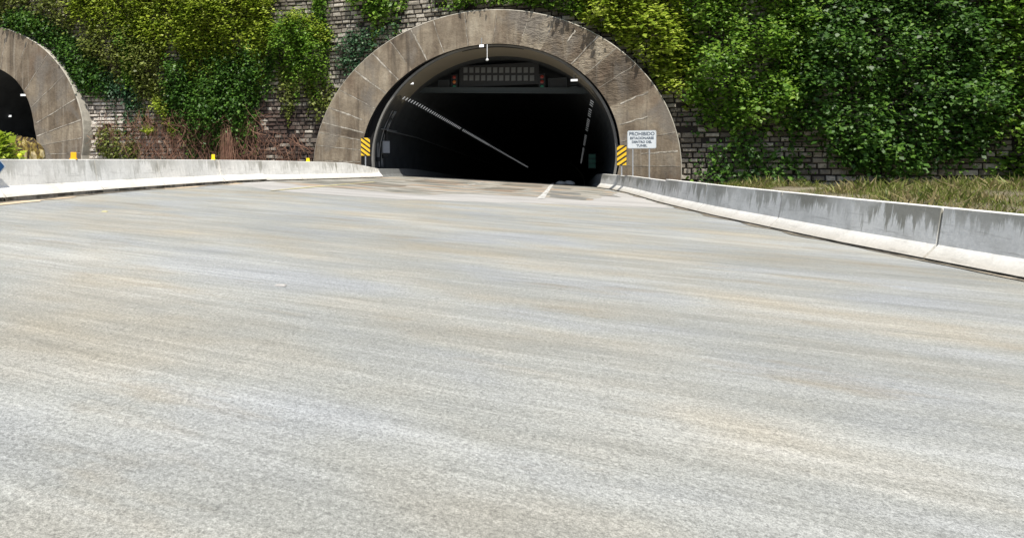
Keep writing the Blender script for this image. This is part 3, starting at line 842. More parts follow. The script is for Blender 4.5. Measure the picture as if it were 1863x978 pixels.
# reflectors on the left barrier
def reflector(x, y, w, h, mat, label):
    r = empty('barrier_reflector', (x, y, road_z(lbx(y)) + lbh(y)), R(35))
    tag(r, label, 'reflector', 'reflectors on the left barrier')
    b = MB(); b.box((0, 0, h / 2 + 0.02), (w, 0.035, h)); b.build('reflector_plate', mat, r, bevel=0.008)
    b = MB(); b.box((0, 0, 0.014), (w * 1.3, 0.09, 0.028)); b.build('base', mat, r, bevel=0.004)
    return r
reflector(-12.46, 13.22, 0.145, 0.17, M['orange'], 'large amber reflector block on barrier before the slanted tunnel ring')
reflector(-13.14, 21.28, 0.13, 0.19, M['lemon'], 'yellow reflector block on barrier beside the open joint')
reflector(-12.60, 29.36, 0.17, 0.16, M['lemon'], 'tiny yellow reflector on barrier nearest the big ring leg')
b = MB()
n = 12
V = [(0, 0, 0.13)]
ball = empty('round_reflector', (-12.19, 11.22, road_z(-11.82) + 0.945)); tag(ball, 'small round lime yellow reflector on barrier in front of mossy rock', 'reflector')
rr_ = [(0.012, 0.0), (0.012, 0.03), (0.035, 0.045), (0.055, 0.075), (0.058, 0.095), (0.045, 0.125), (0.02, 0.142), (0.002, 0.146)]
V = []; Fc = []
for r_, z_ in rr_:
    V += [(r_ * math.cos(2 * math.pi * k / n), r_ * math.sin(2 * math.pi * k / n), z_) for k in range(n)]
for i in range(len(rr_) - 1):
    for k in range(n): Fc.append((i * n + k, i * n + (k + 1) % n, (i + 1) * n + (k + 1) % n, (i + 1) * n + k))
b.add(V, Fc); b.build('ball', M['lime'], ball, smooth=True)
# blue diamond plate on the barrier face at the frame edge
bp_ = empty('blue_plate', (-11.845, 10.29, 1.35), R(90)); tag(bp_, 'dark blue diamond plate with pale border on the barrier face', 'plate')
b = MB(); s = 0.20
b.add([(-s, 0, 0), (0, 0, -s), (s, 0, 0), (0, 0, s), (-s, 0.015, 0), (0, 0.015, -s), (s, 0.015, 0), (0, 0.015, s)], [(0, 1, 2, 3), (7, 6, 5, 4), (0, 4, 5, 1), (1, 5, 6, 2), (2, 6, 7, 3), (3, 7, 4, 0)])
b.build('panel', M['blue'], bp_)
b = MB()
s2 = 0.25
b.add([(-s2, 0.016, 0), (0, 0.016, -s2), (s2, 0.016, 0), (0, 0.016, s2), (-s2, 0.028, 0), (0, 0.028, -s2), (s2, 0.028, 0), (0, 0.028, s2)], [(0, 1, 2, 3), (7, 6, 5, 4), (0, 4, 5, 1), (1, 5, 6, 2), (2, 6, 7, 3), (3, 7, 4, 0)])
b.build('border', M['sign_white'], bp_)

# ------------------------------------------------------------------ signs
def clip_stripes(w, h, slope, n, frac, round_top=0.0):
    """diagonal bands clipped to a w x h plate centred on x, z from 0 to h"""
    out = []
    pitch = (h + abs(slope) * w) / n
    z0 = -abs(slope) * w / 2 + (0 if slope > 0 else 0)
    for i in range(-1, n + 2):
        lo = -abs(slope) * w / 2 + i * pitch; hi = lo + pitch * frac
        poly = [(-w / 2, lo - slope * w / 2), (w / 2, lo + slope * w / 2), (w / 2, hi + slope * w / 2), (-w / 2, hi - slope * w / 2)]
        for lim, up in ((0.0, False), (h, True)):
            res = []
            for k in range(len(poly)):
                p, q = poly[k], poly[(k + 1) % len(poly)]
                ip = (p[1] <= lim) if up else (p[1] >= lim); iq = (q[1] <= lim) if up else (q[1] >= lim)
                if ip: res.append(p)
                if ip != iq:
                    t = (lim - p[1]) / (q[1] - p[1]); res.append((p[0] + (q[0] - p[0]) * t, lim))
            poly = res
            if len(poly) < 3: break
        if len(poly) >= 3: out.append(poly)
    return out

def hazard(x, y, zb, zpost, w, h, slope, label, rz):
    r = empty('hazard_marker', (x, y, zpost), rz); tag(r, label, 'sign', 'striped hazard markers at the portal')
    b = MB(); b.box((0, 0, zb - zpost + h / 2), (w, 0.025, h)); o = b.build('marker_plate', M['matt_black'], r, bevel=0.01)
    s = MB()
    for poly in clip_stripes(w * 0.96, h * 0.98, slope, 5, 0.60):
        s.add([(px, -0.017, zb - zpost + h * 0.01 + pz) for px, pz in poly], [tuple(range(len(poly)))])
    s.build('stripes', M['yellow'], o)
    p = MB(); p.box((0, 0.03, (zb + h * 0.85 - zpost) / 2), (0.075, 0.03, zb + h * 0.85 - zpost)); p.build('post', M['galv'], r)
    return r
hazard(-12.55, 38.6, 1.90, 0.70, 0.60, 1.16, -0.75, 'black and yellow striped marker with stripes falling rightward, in the dark gap', R(10))
hazard(2.39, 38.6, 1.30, -0.15, 0.50, 1.12, 0.75, 'black and yellow striped marker with stripes rising rightward, by the no-parking sign', R(4))

sg = empty('no_parking_sign', (3.22, 36.6, -0.10), R(3)); tag(sg, 'white rectangular no-parking sign on two thin grey posts', 'sign')
b = MB()
w, h, rc = 1.36, 0.94, 0.08
ol = []
for cx, cz, a0 in ((w / 2 - rc, h / 2 - rc, 0), (-w / 2 + rc, h / 2 - rc, 90), (-w / 2 + rc, -h / 2 + rc, 180), (w / 2 - rc, -h / 2 + rc, 270)):
    for k in range(5): ol.append((cx + rc * math.cos(R(a0 + k * 22.5)), cz + rc * math.sin(R(a0 + k * 22.5))))
ZS = 2.76
nn = len(ol)
b.add([(x, 0.0, ZS + z) for x, z in ol] + [(x, 0.02, ZS + z) for x, z in ol], [tuple(range(nn)), tuple(range(2 * nn - 1, nn - 1, -1))] + [(k, k + nn, (k + 1) % nn + nn, (k + 1) % nn) for k in range(nn)])
board = b.build('sign_board', M['sign_white'], sg)
bb = MB()
for k in range(nn):
    (x0, z0), (x1, z1) = ol[k], ol[(k + 1) % nn]
    bb.add([(x0 * 0.975, -0.004, ZS + z0 * 0.965), (x1 * 0.975, -0.004, ZS + z1 * 0.965), (x1 * 0.955, -0.004, ZS + z1 * 0.935), (x0 * 0.955, -0.004, ZS + z0 * 0.935)], [(0, 1, 2, 3)])
bb.build('border', plain('pale_blue_grey_border', (0.45, 0.5, 0.54), 0.6), board)
def text_mesh(name, body, size, loc, parent, mat, stretch=1.0, bold=0.0):
    cu = bpy.data.curves.new(name, 'FONT'); cu.body = body; cu.size = size; cu.align_x = 'CENTER'; cu.align_y = 'CENTER'
    cu.extrude = 0.002; cu.offset = bold
    to = bpy.data.objects.new(name, cu); C.objects.link(to)
    dg = bpy.context.evaluated_depsgraph_get()
    me = bpy.data.meshes.new_from_object(to.evaluated_get(dg))
    C.objects.unlink(to); bpy.data.objects.remove(to)
    me.materials.clear(); me.materials.append(mat)
    o = bpy.data.objects.new(name, me); C.objects.link(o)
    o.parent = parent; o.location = loc; o.rotation_euler = (R(90), 0, 0); o.scale = (stretch, 1, 1)
    return o
for body, size, dz, st in (('PROHIBIDO', 0.245, 0.285, 0.93), ('ESTACIONARSE', 0.175, 0.065, 0.92), ('DENTRO DEL', 0.165, -0.135, 0.95), ('TUNEL', 0.165, -0.325, 1.0)):
    text_mesh('lettering', body, size, (0, -0.006, ZS + dz), board, M['sign_text'], st, 0.005)
for px in (-0.42, 0.36):
    p = MB(); p.box((px, 0.045, 1.55), (0.06, 0.05, 3.1)); p.build('post', M['galv'], sg)

# ------------------------------------------------------------------ gantry and equipment inside the wide tunnel
gb = empty('gantry_beam', (-4.7, 45.9, 6.2)); tag(gb, 'thin grey green steel beam spanning the tunnel under the message board', 'beam')
b = MB()
for off, th in ((0.0, 0.07), (0.36, 0.05)):
    P = []
    for (x, z) in ((-6.1, 0.42), (6.3, -0.16)):
        P.append((x, z))
    (xa, za), (xb, zb) = P
    b.add([(xa, -0.15, za + off), (xb, -0.15, zb + off), (xb, 0.15, zb + off), (xa, 0.15, za + off), (xa, -0.15, za + off + th), (xb, -0.15, zb + off + th), (xb, 0.15, zb + off + th), (xa, 0.15, za + off + th)],
          [(3, 2, 1, 0), (4, 5, 6, 7), (0, 1, 5, 4), (1, 2, 6, 5), (2, 3, 7, 6), (3, 0, 4, 7)])
b.add([(-6.1, -0.10, 0.48), (6.3, -0.10, -0.10), (6.3, -0.10, 0.20), (-6.1, -0.10, 0.80)], [(0, 1, 2, 3)])
b.build('rails', M['beam'], gb)

mbd = empty('message_board', (-5.1, 46.1, 7.65)); tag(mbd, 'unlit overhead message board with two rows of twelve grey squares', 'display')
b = MB(); b.box((0, 0.12, 0.02), (5.5, 0.3, 1.55)); b.build('housing', M['dark_metal'], mbd, bevel=0.02)
tilt = -0.052
for row, zc in ((0, 0.36), (1, -0.20)):
    for k in range(12):
        x = -2.29 + k * 0.416
        b = MB(); b.box((0, 0, 0), (0.29, 0.03, 0.38))
        o = b.build('display_cell', M['cell'], mbd, bevel=0.008)
        o.location = (x, -0.046, zc + tilt * x)

def signal(x, z, order, label):
    s = empty('lane_signal', (x, 45.9, z)); tag(s, label, 'signal', 'lane signals beside the message board')
    b = MB(); b.box((0, 0.1, 0), (0.46, 0.22, 1.15)); b.build('housing', M['dark_metal'], s, bevel=0.03)
    for zz, mt in zip((0.34, 0.0, -0.34), order):
        l = MB(); n = 14
        l.add([(0.12 * math.cos(2 * math.pi * k / n), -0.03, zz + 0.12 * math.sin(2 * math.pi * k / n)) for k in range(n)] + [(0, -0.05, zz)], [(k, (k + 1) % n, n) for k in range(n)])
        lo = l.build('lens', M[mt], s)
        v = MB()
        for k in range(n // 2 + 1):
            a0, a1 = math.pi * k / (n // 2 + 1), math.pi * (k + 1) / (n // 2 + 1)
            v.add([(0.14 * math.cos(a0), -0.012, zz + 0.14 * math.sin(a0)), (0.14 * math.cos(a1), -0.012, zz + 0.14 * math.sin(a1)), (0.14 * math.cos(a1), -0.17, zz + 0.14 * math.sin(a1)), (0.14 * math.cos(a0), -0.17, zz + 0.14 * math.sin(a0))], [(0, 1, 2, 3)])
        v.build('visor', M['dark_metal'], lo)
    return s
signal(-8.17, 7.28, ('redlens', 'amberlens', 'greenlens'), 'dark lane signal with one faint amber lens between blank panel and message board')
signal(-2.15, 7.02, ('redlens', 'redlens', 'greenlens'), 'dark lane signal with faint red lenses between message board and dark panel')

def panel_box(x, z, w, h, label):
    s = empty('control_panel', (x, 46.0, z)); tag(s, label, 'panel', 'dark side panels on the gantry')
    b = MB(); b.box((0, 0.08, 0), (w, 0.12, h)); b.build('panel', M['dark_metal'], s, bevel=0.02)
    f = MB()
    for zz in (-h / 2, h / 2): f.box((0, 0.0, zz), (w + 0.06, 0.06, 0.05))
    for xx in (-w / 2, w / 2): f.box((xx, 0.0, 0), (0.05, 0.055, h - 0.05))
    f.build('frame', M['beam'], s)
panel_box(-8.95, 7.05, 0.75, 0.8, 'blank dark panel in thin frame left of the amber signal')
panel_box(-1.15, 6.75, 1.15, 0.95, 'wider blank dark panel in thin frame right of the red signal')

def flood(x, y, z, rz, w, label, extra=False):
    s = empty('flood_lamp', (x, y, z), rz); tag(s, label, 'lamp', 'white flood lamps under the tunnel crown')
    b = MB(); b.box((0, 0.05, 0.03), (w, 0.16, 0.17)); b.build('housing', M['galv'], s, bevel=0.015)
    b = MB(); b.box((0, -0.04, 0.03), (w * 0.92, 0.02, 0.13)); b.build('lamp_glass', M['floodglow'], s)
    b = MB(); b.tube([(0, 0.05, 0.1), (0, 0.10, 0.55)], 0.025, 6); b.build('bracket', M['galv'], s)
    if extra:
        b = MB()
        for k in range(2): b.box((0, 0.02, -0.22 - 0.17 * k), (w, 0.05, 0.035))
        b.build('louvre', M['beam'], s)
flood(-10.55, 42.4, 6.86, R(25), 0.46, 'white flood lamp on the left haunch above the lamp row')
flood(-0.08, 43.0, 6.65, R(2), 0.44, 'white flood lamp with louvre bars on the right haunch', True)
flood(-5.42, 39.88, 8.64, R(5), 0.28, 'small white flood lamp tucked beside the hanging rod')

pd = empty('hanging_rod', (-5.08, 39.88, 7.80)); tag(pd, 'thin white rod hanging from the tunnel crown with a white knob', 'fitting')
b = MB(); b.tube([(0, 0, 0.06), (0, 0, 0.95)], 0.022, 8); b.build('rod', M['white'], pd)
b = MB()
V = []; Fc = []; n = 12
for r_, z_ in [(0.01, -0.09), (0.07, -0.06), (0.095, 0.0), (0.06, 0.05), (0.025, 0.07), (0.02, 0.12)]:
    V += [(r_ * math.cos(2 * math.pi * k / n), r_ * math.sin(2 * math.pi * k / n), z_) for k in range(n)]
for i in range(5):
    for k in range(n): Fc.append((i * n + k, i * n + (k + 1) % n, (i + 1) * n + (k + 1) % n, (i + 1) * n + k))
b.add(V, Fc); b.build('knob', M['white'], pd, smooth=True)

cab = empty('wall_cabinet', (-12.62, 43.4, 2.15), R(38)); tag(cab, 'grey metal cabinet on the left tunnel wall with pipe above', 'cabinet')
b = MB(); b.box((0, 0, 0.42), (0.55, 0.3, 0.86)); b.build('cabinet_body', M['cabinet'], cab, bevel=0.015)
b = MB(); b.box((0, -0.16, 0.42), (0.47, 0.02, 0.76)); b.build('door', M['cabinet'], cab, bevel=0.006)
b = MB(); b.box((0.08, 0, 1.25), (0.16, 0.14, 0.8)); b.build('pipe', M['matt_black'], cab)
b = MB(); b.box((-0.05, -0.02, -0.16), (0.34, 0.2, 0.14)); b.tube([(-0.18, 0, -0.1), (-0.18, 0, -0.38)], 0.06, 8); b.tube([(0.12, 0, -0.1), (0.16, 0, -0.34)], 0.045, 8); b.build('valve', M['matt_black'], cab)
jb = empty('junction_box', (-12.9, 42.5, 1.55), R(60)); tag(jb, 'small dark junction box low on the left tunnel rim', 'box')
b = MB(); b.box((0, 0, 0.15), (0.2, 0.14, 0.3)); b.build('box_body', M['dark_metal'], jb, bevel=0.01)
b = MB(); b.tube([(0, 0, 0.3), (0, 0.02, 2.2)], 0.03, 6); b.build('pipe', M['galv'], jb)

gs = empty('green_sign', (1.36, 60.0, 1.15)); tag(gs, 'dim green lit panel sign on the right wall deep in the tunnel', 'sign')
b = MB(); b.box((0, 0.06, 0.45), (0.66, 0.1, 1.32)); b.build('housing', M['dark_metal'], gs, bevel=0.02)
b = MB()
for k in range(3): b.box((0, 0, 0.05 + 0.42 * k), (0.54, 0.02, 0.34))
b.build('lit_panel', M['greensign'], gs)
b = MB(); b.tube([(0.3, 0.06, 0.4), (0.95, 0.06, 0.4)], 0.04, 6); b.build('bracket', M['dark_metal'], gs)

# pale lumps just inside, on the dark floor
for i, (x, y, s) in enumerate(((-0.95, 47.0, 0.26), (-0.42, 47.4, 0.33))):
    r = random.Random(i)
    b = MB(); V = []; Fc = []; n = 9
    for j, (rr, zz) in enumerate(((1.0, 0), (1.05, 0.25), (0.75, 0.6), (0.3, 0.8))):
        V += [(s * rr * 1.3 * math.cos(2 * math.pi * k / n) * r.uniform(0.85, 1.15), s * rr * 0.8 * math.sin(2 * math.pi * k / n) * r.uniform(0.85, 1.15), s * zz * r.uniform(0.9, 1.1)) for k in range(n)]
    for j in range(3):
        for k in range(n): Fc.append((j * n + k, j * n + (k + 1) % n, (j + 1) * n + (k + 1) % n, (j + 1) * n + k))
    Fc.append(tuple(3 * n + k for k in range(n)))
    b.add(V, Fc)
    o = b.build('pale_lump', plain('pale_lump_cover', (0.5, 0.5, 0.48), 0.8), smooth=True)
    o.location = (x, y, road_z(x) - sag(y) - 0.01)
    tag(o, ('smaller pale lump on the dark tunnel floor by the white line', 'larger pale lump on the dark tunnel floor near the right parapet')[i], 'lump', 'pale lumps on the tunnel floor')

# rows of tunnel lamps along both haunches
lb = MB(); lb.box((0, 0, 0), (0.25, 0.10, 0.04))
lamp0 = lb.build('tunnel_lamp', M['lampglow'])
lampd = lb.build('tunnel_lamp', M['lampdim']); lampd_me = lampd.data; bpy.data.objects.remove(lampd)
def lamp_row(x, z, ys_, ry, label, group, first, me=None):
    for i, y in enumerate(ys_):
        o = first if (i == 0 and first) else lamp0.copy()
        if o is not first: C.objects.link(o)
        if me: o.data = me
        o.location = (x, y, z - (sag(y) if y < 60 else sag(y)))
        o.rotation_euler = (0, ry, 0)
        tag(o, label, 'lamp', group)
yl = []
y = 43.2
while y < 168 and len(yl) < 150:
    if not (66.6 < y < 67.4): yl.append(y)
    y += 0.80 if y < 66 else (1.0 if y < 90 else 1.7)
lamp_row(-11.22, 6.0, yl, R(-42), 'short bright strip lamp in the long slanting row on the left haunch', 'lamps of the left haunch row', lamp0)
yr = []
y = 43.5
while y < 132:
    if not (46.5 < y < 48.0 or 53 < y < 55 or 66 < y < 69 or 84 < y < 88): yr.append(y)
    y += 1.3 if y < 60 else 1.9
lamp_row(0.98, 5.36, yr, R(42), 'short bright strip lamp in the steep row on the right haunch', 'lamps of the right haunch row', None, lampd_me)
for i, (x, y, z, lab) in enumerate(((-45.2, 42.0, 7.40, 'upper white lamp in the slanted tunnel mouth'), (-49.1, 44.0, 5.80, 'lower white lamp in the slanted tunnel mouth'))):
    s = empty('tunnel_lamp', (x, y, z), R(20)); tag(s, lab, 'lamp', 'lamps in the slanted tunnel')
    b = MB(); b.box((0, 0.03, 0.02), (0.5, 0.14, 0.2)); b.tube([(0, 0.05, 0.1), (-0.1 if i == 0 else -0.35, 0.3, 1.5 if i == 0 else 0.3)], 0.03, 6); b.build('housing', M['galv'], s)
    b = MB(); b.box((0, -0.05, 0), (0.46, 0.02, 0.17)); b.build('lamp_glass', M['floodglow'], s)

# road studs
for x, y, mt, lab in ((-8.96, 10.37, 'yellow_paint', 'flat pale yellow road stud near the left barrier'), (-2.88, 5.99, 'pale_road', 'flat white road stud in the near lane')):
    o = MB(); o.add([(-0.06, -0.045, 0), (0.06, -0.045, 0), (0.06, 0.045, 0), (-0.06, 0.045, 0), (-0.045, -0.025, 0.013), (0.045, -0.025, 0.013), (0.045, 0.025, 0.013), (-0.045, 0.025, 0.013)], [(4, 5, 6, 7), (0, 1, 5, 4), (1, 2, 6, 5), (2, 3, 7, 6), (3, 0, 4, 7)])
    s = o.build('road_stud', M[mt]); s.location = (x, y, road_z(x) + 0.004); s.rotation_euler = (0, 0, R(10))
    tag(s, lab, 'road stud', 'studs set in the road')

# ------------------------------------------------------------------ plants
def in_poly(px, pz, poly):
    inside = np.zeros(len(px), bool); j = len(poly) - 1
    for i in range(len(poly)):
        xi, zi = poly[i]; xj, zj = poly[j]
        cond = ((zi > pz) != (zj > pz)) & (px < (xj - xi) * (pz - zi) / ((zj - zi) or 1e-9) + xi)
        inside ^= cond; j = i
    return inside
def edge_dist(px, pz, poly):
    d = np.full(len(px), 1e9)
    for (x0, z0), (x1, z1) in zip(poly, poly[1:] + poly[:1]):
        L2 = (x1 - x0) ** 2 + (z1 - z0) ** 2 or 1e-9
        t = np.clip(((px - x0) * (x1 - x0) + (pz - z0) * (z1 - z0)) / L2, 0, 1)
        d = np.minimum(d, np.hypot(px - x0 - t * (x1 - x0), pz - z0 - t * (z1 - z0)))
    return d

def leaf_mesh(P, size, rng, up=0.35, out=(0, -1, 0), droop=0.5):
    """P: (n,3) leaf bases -> folded four-point leaves"""
    n = len(P)
    o = np.array(out)
    nrm = rng.normal(0, 0.46, (n, 3)) + o * 0.60 + np.array([0, 0, up + 0.35])
    nrm /= np.linalg.norm(nrm, axis=1)[:, None]
    d = rng.normal(0, 0.6, (n, 3)) + np.array([0, 0, -droop])
    d -= nrm * (d * nrm).sum(1)[:, None]
    d /= np.linalg.norm(d, axis=1)[:, None] + 1e-9
    s = np.cross(nrm, d)
    L = size * (rng.uniform(0.6, 1.4, n) * np.repeat(rng.uniform(0.6, 1.5, n // 9 + 1), 9)[:n])[:, None]
    w = L * rng.uniform(0.30, 0.42, n)[:, None]
    base, tip = P, P + d * L - nrm * L * 0.12
    l = P + d * L * 0.45 + s * w + nrm * L * 0.08
    r = P + d * L * 0.45 - s * w + nrm * L * 0.08
    V = np.stack([base, l, tip, r], 1).reshape(-1, 3)
    Fc = np.arange(n * 4).reshape(n, 4)
    return V, Fc

def np_mesh(name, V, Fc, mat, parent):
    me = bpy.data.meshes.new(name)
    n = len(Fc)
    me.vertices.add(len(V)); me.vertices.foreach_set('co', V.astype(np.float32).ravel())
    me.loops.add(Fc.size); me.loops.foreach_set('vertex_index', Fc.astype(np.int32).ravel())
    me.polygons.add(n); me.polygons.foreach_set('loop_start', np.arange(0, Fc.size, Fc.shape[1], dtype=np.int32))
    me.update(calc_edges=True); me.validate()
    me.materials.append(mat)
    o = bpy.data.objects.new(name, me); C.objects.link(o)
    if parent is not None: o.parent = parent
    return o

def vine(name, cat, label, poly, dens, depth, size, mat, group, seed, strands=0, gap=-0.1, cl=0.35, hang=0.0, ground=False, up=0.35, droop=0.5, nst=10, freq=0.7):
    rng = np.random.default_rng(seed)
    xs_, zs_ = np.array([p[0] for p in poly]), np.array([p[1] for p in poly])
    A = abs(sum(poly[i][0] * poly[(i + 1) % len(poly)][1] - poly[(i + 1) % len(poly)][0] * poly[i][1] for i in range(len(poly)))) / 2
    nsp = int(A * dens / 9)
    x = rng.uniform(xs_.min(), xs_.max(), nsp * 6); z = rng.uniform(zs_.min(), zs_.max(), nsp * 6)
    k = in_poly(x, z, poly); x, z = x[k][:nsp], z[k][:nsp]
    nz = np.array([noise.noise(Vector((a * freq, c * freq * 0.8, seed))) + 0.5 * noise.noise(Vector((a * freq * 2.7, c * freq * 2.0, seed + 9))) for a, c in zip(x, z)])
    keep = nz > gap - 0.25 * rng.random(len(x))
    x, z, nz = x[keep], z[keep], nz[keep]
    ed = np.clip(edge_dist(x, z, poly) / 0.9, 0.05, 1)
    lump = np.array([noise.noise(Vector((a * 1.05 + 40, c * 0.75, seed * 1.7))) + 0.45 * noise.noise(Vector((a * 2.6, c * 1.7 + 30, seed * 0.7))) for a, c in zip(x, z)])
    sel = lump > -0.46 - 0.12 * rng.random(len(x))          # deep gaps between the lumps
    x, z, nz, ed, lump = x[sel], z[sel], nz[sel], ed[sel], lump[sel]
    dep = depth * np.sqrt(ed) * np.clip(0.42 + 1.1 * lump, 0.06, 1.3)
    off = 0.06 + dep * (1 - 0.45 * rng.random(len(x)) ** 2)
    # sprigs of about nine leaves
    m = 9
    X = np.repeat(x, m) + rng.normal(0, cl, len(x) * m)
    Z = np.repeat(z, m) + rng.normal(0, cl * (1 + hang), len(x) * m) - hang * np.abs(rng.normal(0, cl, len(x) * m))
    OFF = np.clip(np.repeat(off, m) + rng.normal(0, min(cl * 0.7, 0.25 * depth + 0.06), len(x) * m), 0.03, None)
    ok = ~np.array([in_arch(a, c, 1.0) and False for a, c in zip(X, Z)])
    Y = np.array([wall_y(a) for a in X]) - OFF
    P = np.stack([X, Y, Z], 1)
    SP = []
    strand_lines = []
    for i in range(strands if len(x) else 0):
        a = rng.integers(len(x)); L = rng.uniform(0.9, 3.4)
        zt = z[a] + 0.2; xx = x[a]; oo = off[a] * rng.uniform(0.75, 1.1) + 0.08
        ln = []
        for t in np.arange(0, L, 0.085):
            q = np.array([xx + 0.12 * math.sin(t * 1.7 + i) + 0.05 * t * math.sin(i), wall_y(xx) - max(0.08, oo * (1 - 0.22 * t)), zt - t])
            if in_arch(q[0], q[2], 1.7): break
            ln.append(q)
            SP += [q + rng.normal(0, 0.05, 3), q + rng.normal(0, 0.05, 3)]
        if len(ln) > 3: strand_lines.append(ln[::3])
    if SP: P = np.concatenate([P, np.array(SP)])
    # never in front of a portal ring's face
    bad = np.array([in_arch(q[0], q[2], 1.55) for q in P])
    P = P[~bad]
    bx, bz = float(np.mean(xs_)), float(zs_.min())
    root = empty(name, (bx, wall_y(bx), bz)); tag(root, label, cat, group)
    off0 = np.array(root.location)
    V, Fc = leaf_mesh(P - off0, size, rng, up, (0.05, -1, 0), droop)
    np_mesh('foliage', V, Fc, M[mat], root)
    st = MB(); r = random.Random(seed)
    for i in range(nst):
        a = r.randrange(len(x)) if len(x) else 0
        px, pz, py = float(x[a]), float(z[a]), float(off[a]) * 0.6
        pts = []
        L = r.uniform(0.8, 2.4)
        for t in range(6):
            zz = pz + L * (0.4 - t / 5)
            xx = px + 0.35 * noise.noise(Vector((t * 0.5, i * 3.1, seed)))
            if in_arch(xx, zz, 1.6): continue
            pts.append((xx - off0[0], wall_y(px) - 0.05 - py * math.sin(math.pi * (t + 0.5) / 6) - off0[1], zz - off0[2]))
        if len(pts) > 1: st.tube(pts, 0.018, 4)
    for ln in strand_lines: st.tube([q - off0 for q in ln], 0.010, 3, cap=False)
    if st.v: st.build('stems', M['stem'], root)
    return root

GV = 'creepers hanging over the stone wall'
GB = 'bushes along the bank right of the big ring'
P_ = {
 'ivy_left': [(-46.5, 13.96), (-43.58, 13.43), (-40.27, 13.46), (-37.09, 12.02), (-34.78, 10.39), (-32.87, 8.92), (-32.07, 6.93), (-34.2, 6.6), (-35.54, 7.67), (-36.31, 9.41), (-38.14, 10.8), (-40.81, 11.83), (-43.58, 12.67), (-46.5, 12.83)],
 'top_left': [(-46.5, 16.68), (-35.54, 15.75), (-35.54, 13.2), (-35.04, 11.46), (-37.09, 11.81), (-40.27, 13.37), (-43.0, 13.5), (-46.5, 13.96)],
 'bright_top': [(-35.54, 15.75), (-26.95, 15.1), (-26.95, 11.04), (-28.5, 10.1), (-30.23, 11.13), (-31.93, 11.8), (-33.81, 12.03), (-35.54, 13.11)],
 'olive_mid': [(-34.78, 11.66), (-31.7, 11.7), (-30.23, 11.13), (-28.5, 10.1), (-27.61, 7.82), (-28.06, 5.38), (-29.86, 6.86), (-31.24, 8.36), (-32.87, 8.92), (-34.53, 10.38)],
 'strip': [(-31.79, 11.79), (-30.59, 11.23), (-30.14, 9.55), (-30.14, 7.49), (-30.87, 6.89), (-31.24, 9.19)],
 'lower_left': [(-33.1, 8.21), (-31.01, 7.52), (-29.41, 5.2), (-30.23, 5.22), (-31.47, 6.08), (-32.63, 6.65)],
 'diag': [(-29.6, 7.6), (-29.2, 7.6), (-27.2, 4.3), (-27.0, 3.5), (-27.6, 3.6), (-28.2, 5.0)],
 'big_center': [(-28.06, 9.67), (-24.98, 10.14), (-22.42, 9.62), (-19.9, 9.6), (-19.8, 7.6), (-20.9, 6.9), (-21.17, 5.63), (-21.5, 3.98), (-24.12, 3.5), (-26.95, 4.22), (-28.06, 6.2)],
 'bright_mid': [(-26.95, 15.1), (-19.93, 14.59), (-19.93, 11.15), (-19.44, 10.35), (-21.17, 9.17), (-22.84, 9.96), (-25.41, 9.43), (-26.95, 10.03)],
 'round': [(-19.93, 11.27), (-19.11, 11.73), (-18.1, 11.83), (-16.51, 10.89), (-15.77, 10.15), (-15.9, 9.32), (-16.31, 7.74), (-17.03, 7.07), (-18.71, 7.44), (-19.52, 8.4), (-20.01, 9.91)],
 'tail': [(-19.72, 7.16), (-17.5, 7.09), (-16.91, 6.49), (-18.1, 6.02), (-19.52, 6.45)],
 'ring_creeper': [(-15.0, 10.02), (-13.49, 10.58), (-11.75, 10.34), (-10.61, 10.8), (-10.24, 11.13), (-11.18, 10.29), (-12.32, 9.38), (-13.69, 8.35), (-14.76, 7.54), (-15.29, 8.14)],
 'top_creeper': [(-14.28, 14.11), (-10.61, 13.72), (-10.5, 11.96), (-11.37, 11.23), (-12.71, 11.41), (-13.88, 11.06), (-14.28, 11.85)],
 'slim': [(-17.03, 14.38), (-15.9, 14.28), (-15.98, 11.61), (-15.65, 10.83), (-16.31, 11.07), (-16.95, 12.07)],
 'crown_top': [(-8.59, 13.5), (-2.6, 12.87), (-2.6, 10.7), (-4.75, 11.0), (-6.81, 11.2), (-8.23, 11.5)],
 'bush1': [(-2.92, 13.4), (0.4, 13.0), (0.4, 9.64), (-0.84, 10.34), (-1.95, 10.84), (-2.92, 11.06)],
 'bush2': [(0.09, 13.0), (2.8, 12.8), (2.8, 7.94), (1.61, 8.83), (0.09, 9.93)],
 'bush3': [(2.5, 12.8), (5.6, 12.6), (6.2, 5.41), (4.52, 5.77), (3.52, 7.09), (2.5, 8.12)],
 'bush4': [(5.4, 12.9), (11.5, 12.6), (12.0, 6.0), (9.5, 3.4), (7.0, 3.8), (6.0, 5.4)],
 'bush5': [(11.0, 12.6), (18.5, 12.2), (19.0, 2.5), (15.0, 0.6), (11.6, 2.0), (9.8, 4.2)],
 'bush6': [(18.0, 12.4), (27.0, 12.0), (27.0, 0.8), (19.0, 0.6)],
 'wall_foot': [(6.2, 4.6), (9.5, 3.2), (11.5, 1.8), (11.5, -0.2), (6.6, -0.2)],
 'fern': [(-29.86, 4.3), (-28.5, 4.3), (-28.59, 3.3), (-29.77, 3.3)],
 'base_shrub': [(-33.34, 3.81), (-31.93, 4.0), (-30.23, 2.87), (-29.95, 1.2), (-31.7, 1.0), (-33.1, 2.55)],
}
cr = 'creeper'
vine('climbing_vine', cr, 'dark green ivy mat curving over the slanted tunnel ring', P_['ivy_left'], 300, 0.6, 0.18, 'leaf_dark', GV, 101, strands=20, gap=-0.6, cl=0.26, droop=0.7, up=0.55)
vine('climbing_vine', cr, 'thin dark creeper with bare stone showing, topmost left corner', P_['top_left'], 150, 0.7, 0.19, 'leaf_olive', GV, 102, strands=16, gap=-0.08, cl=0.30, up=0.6)
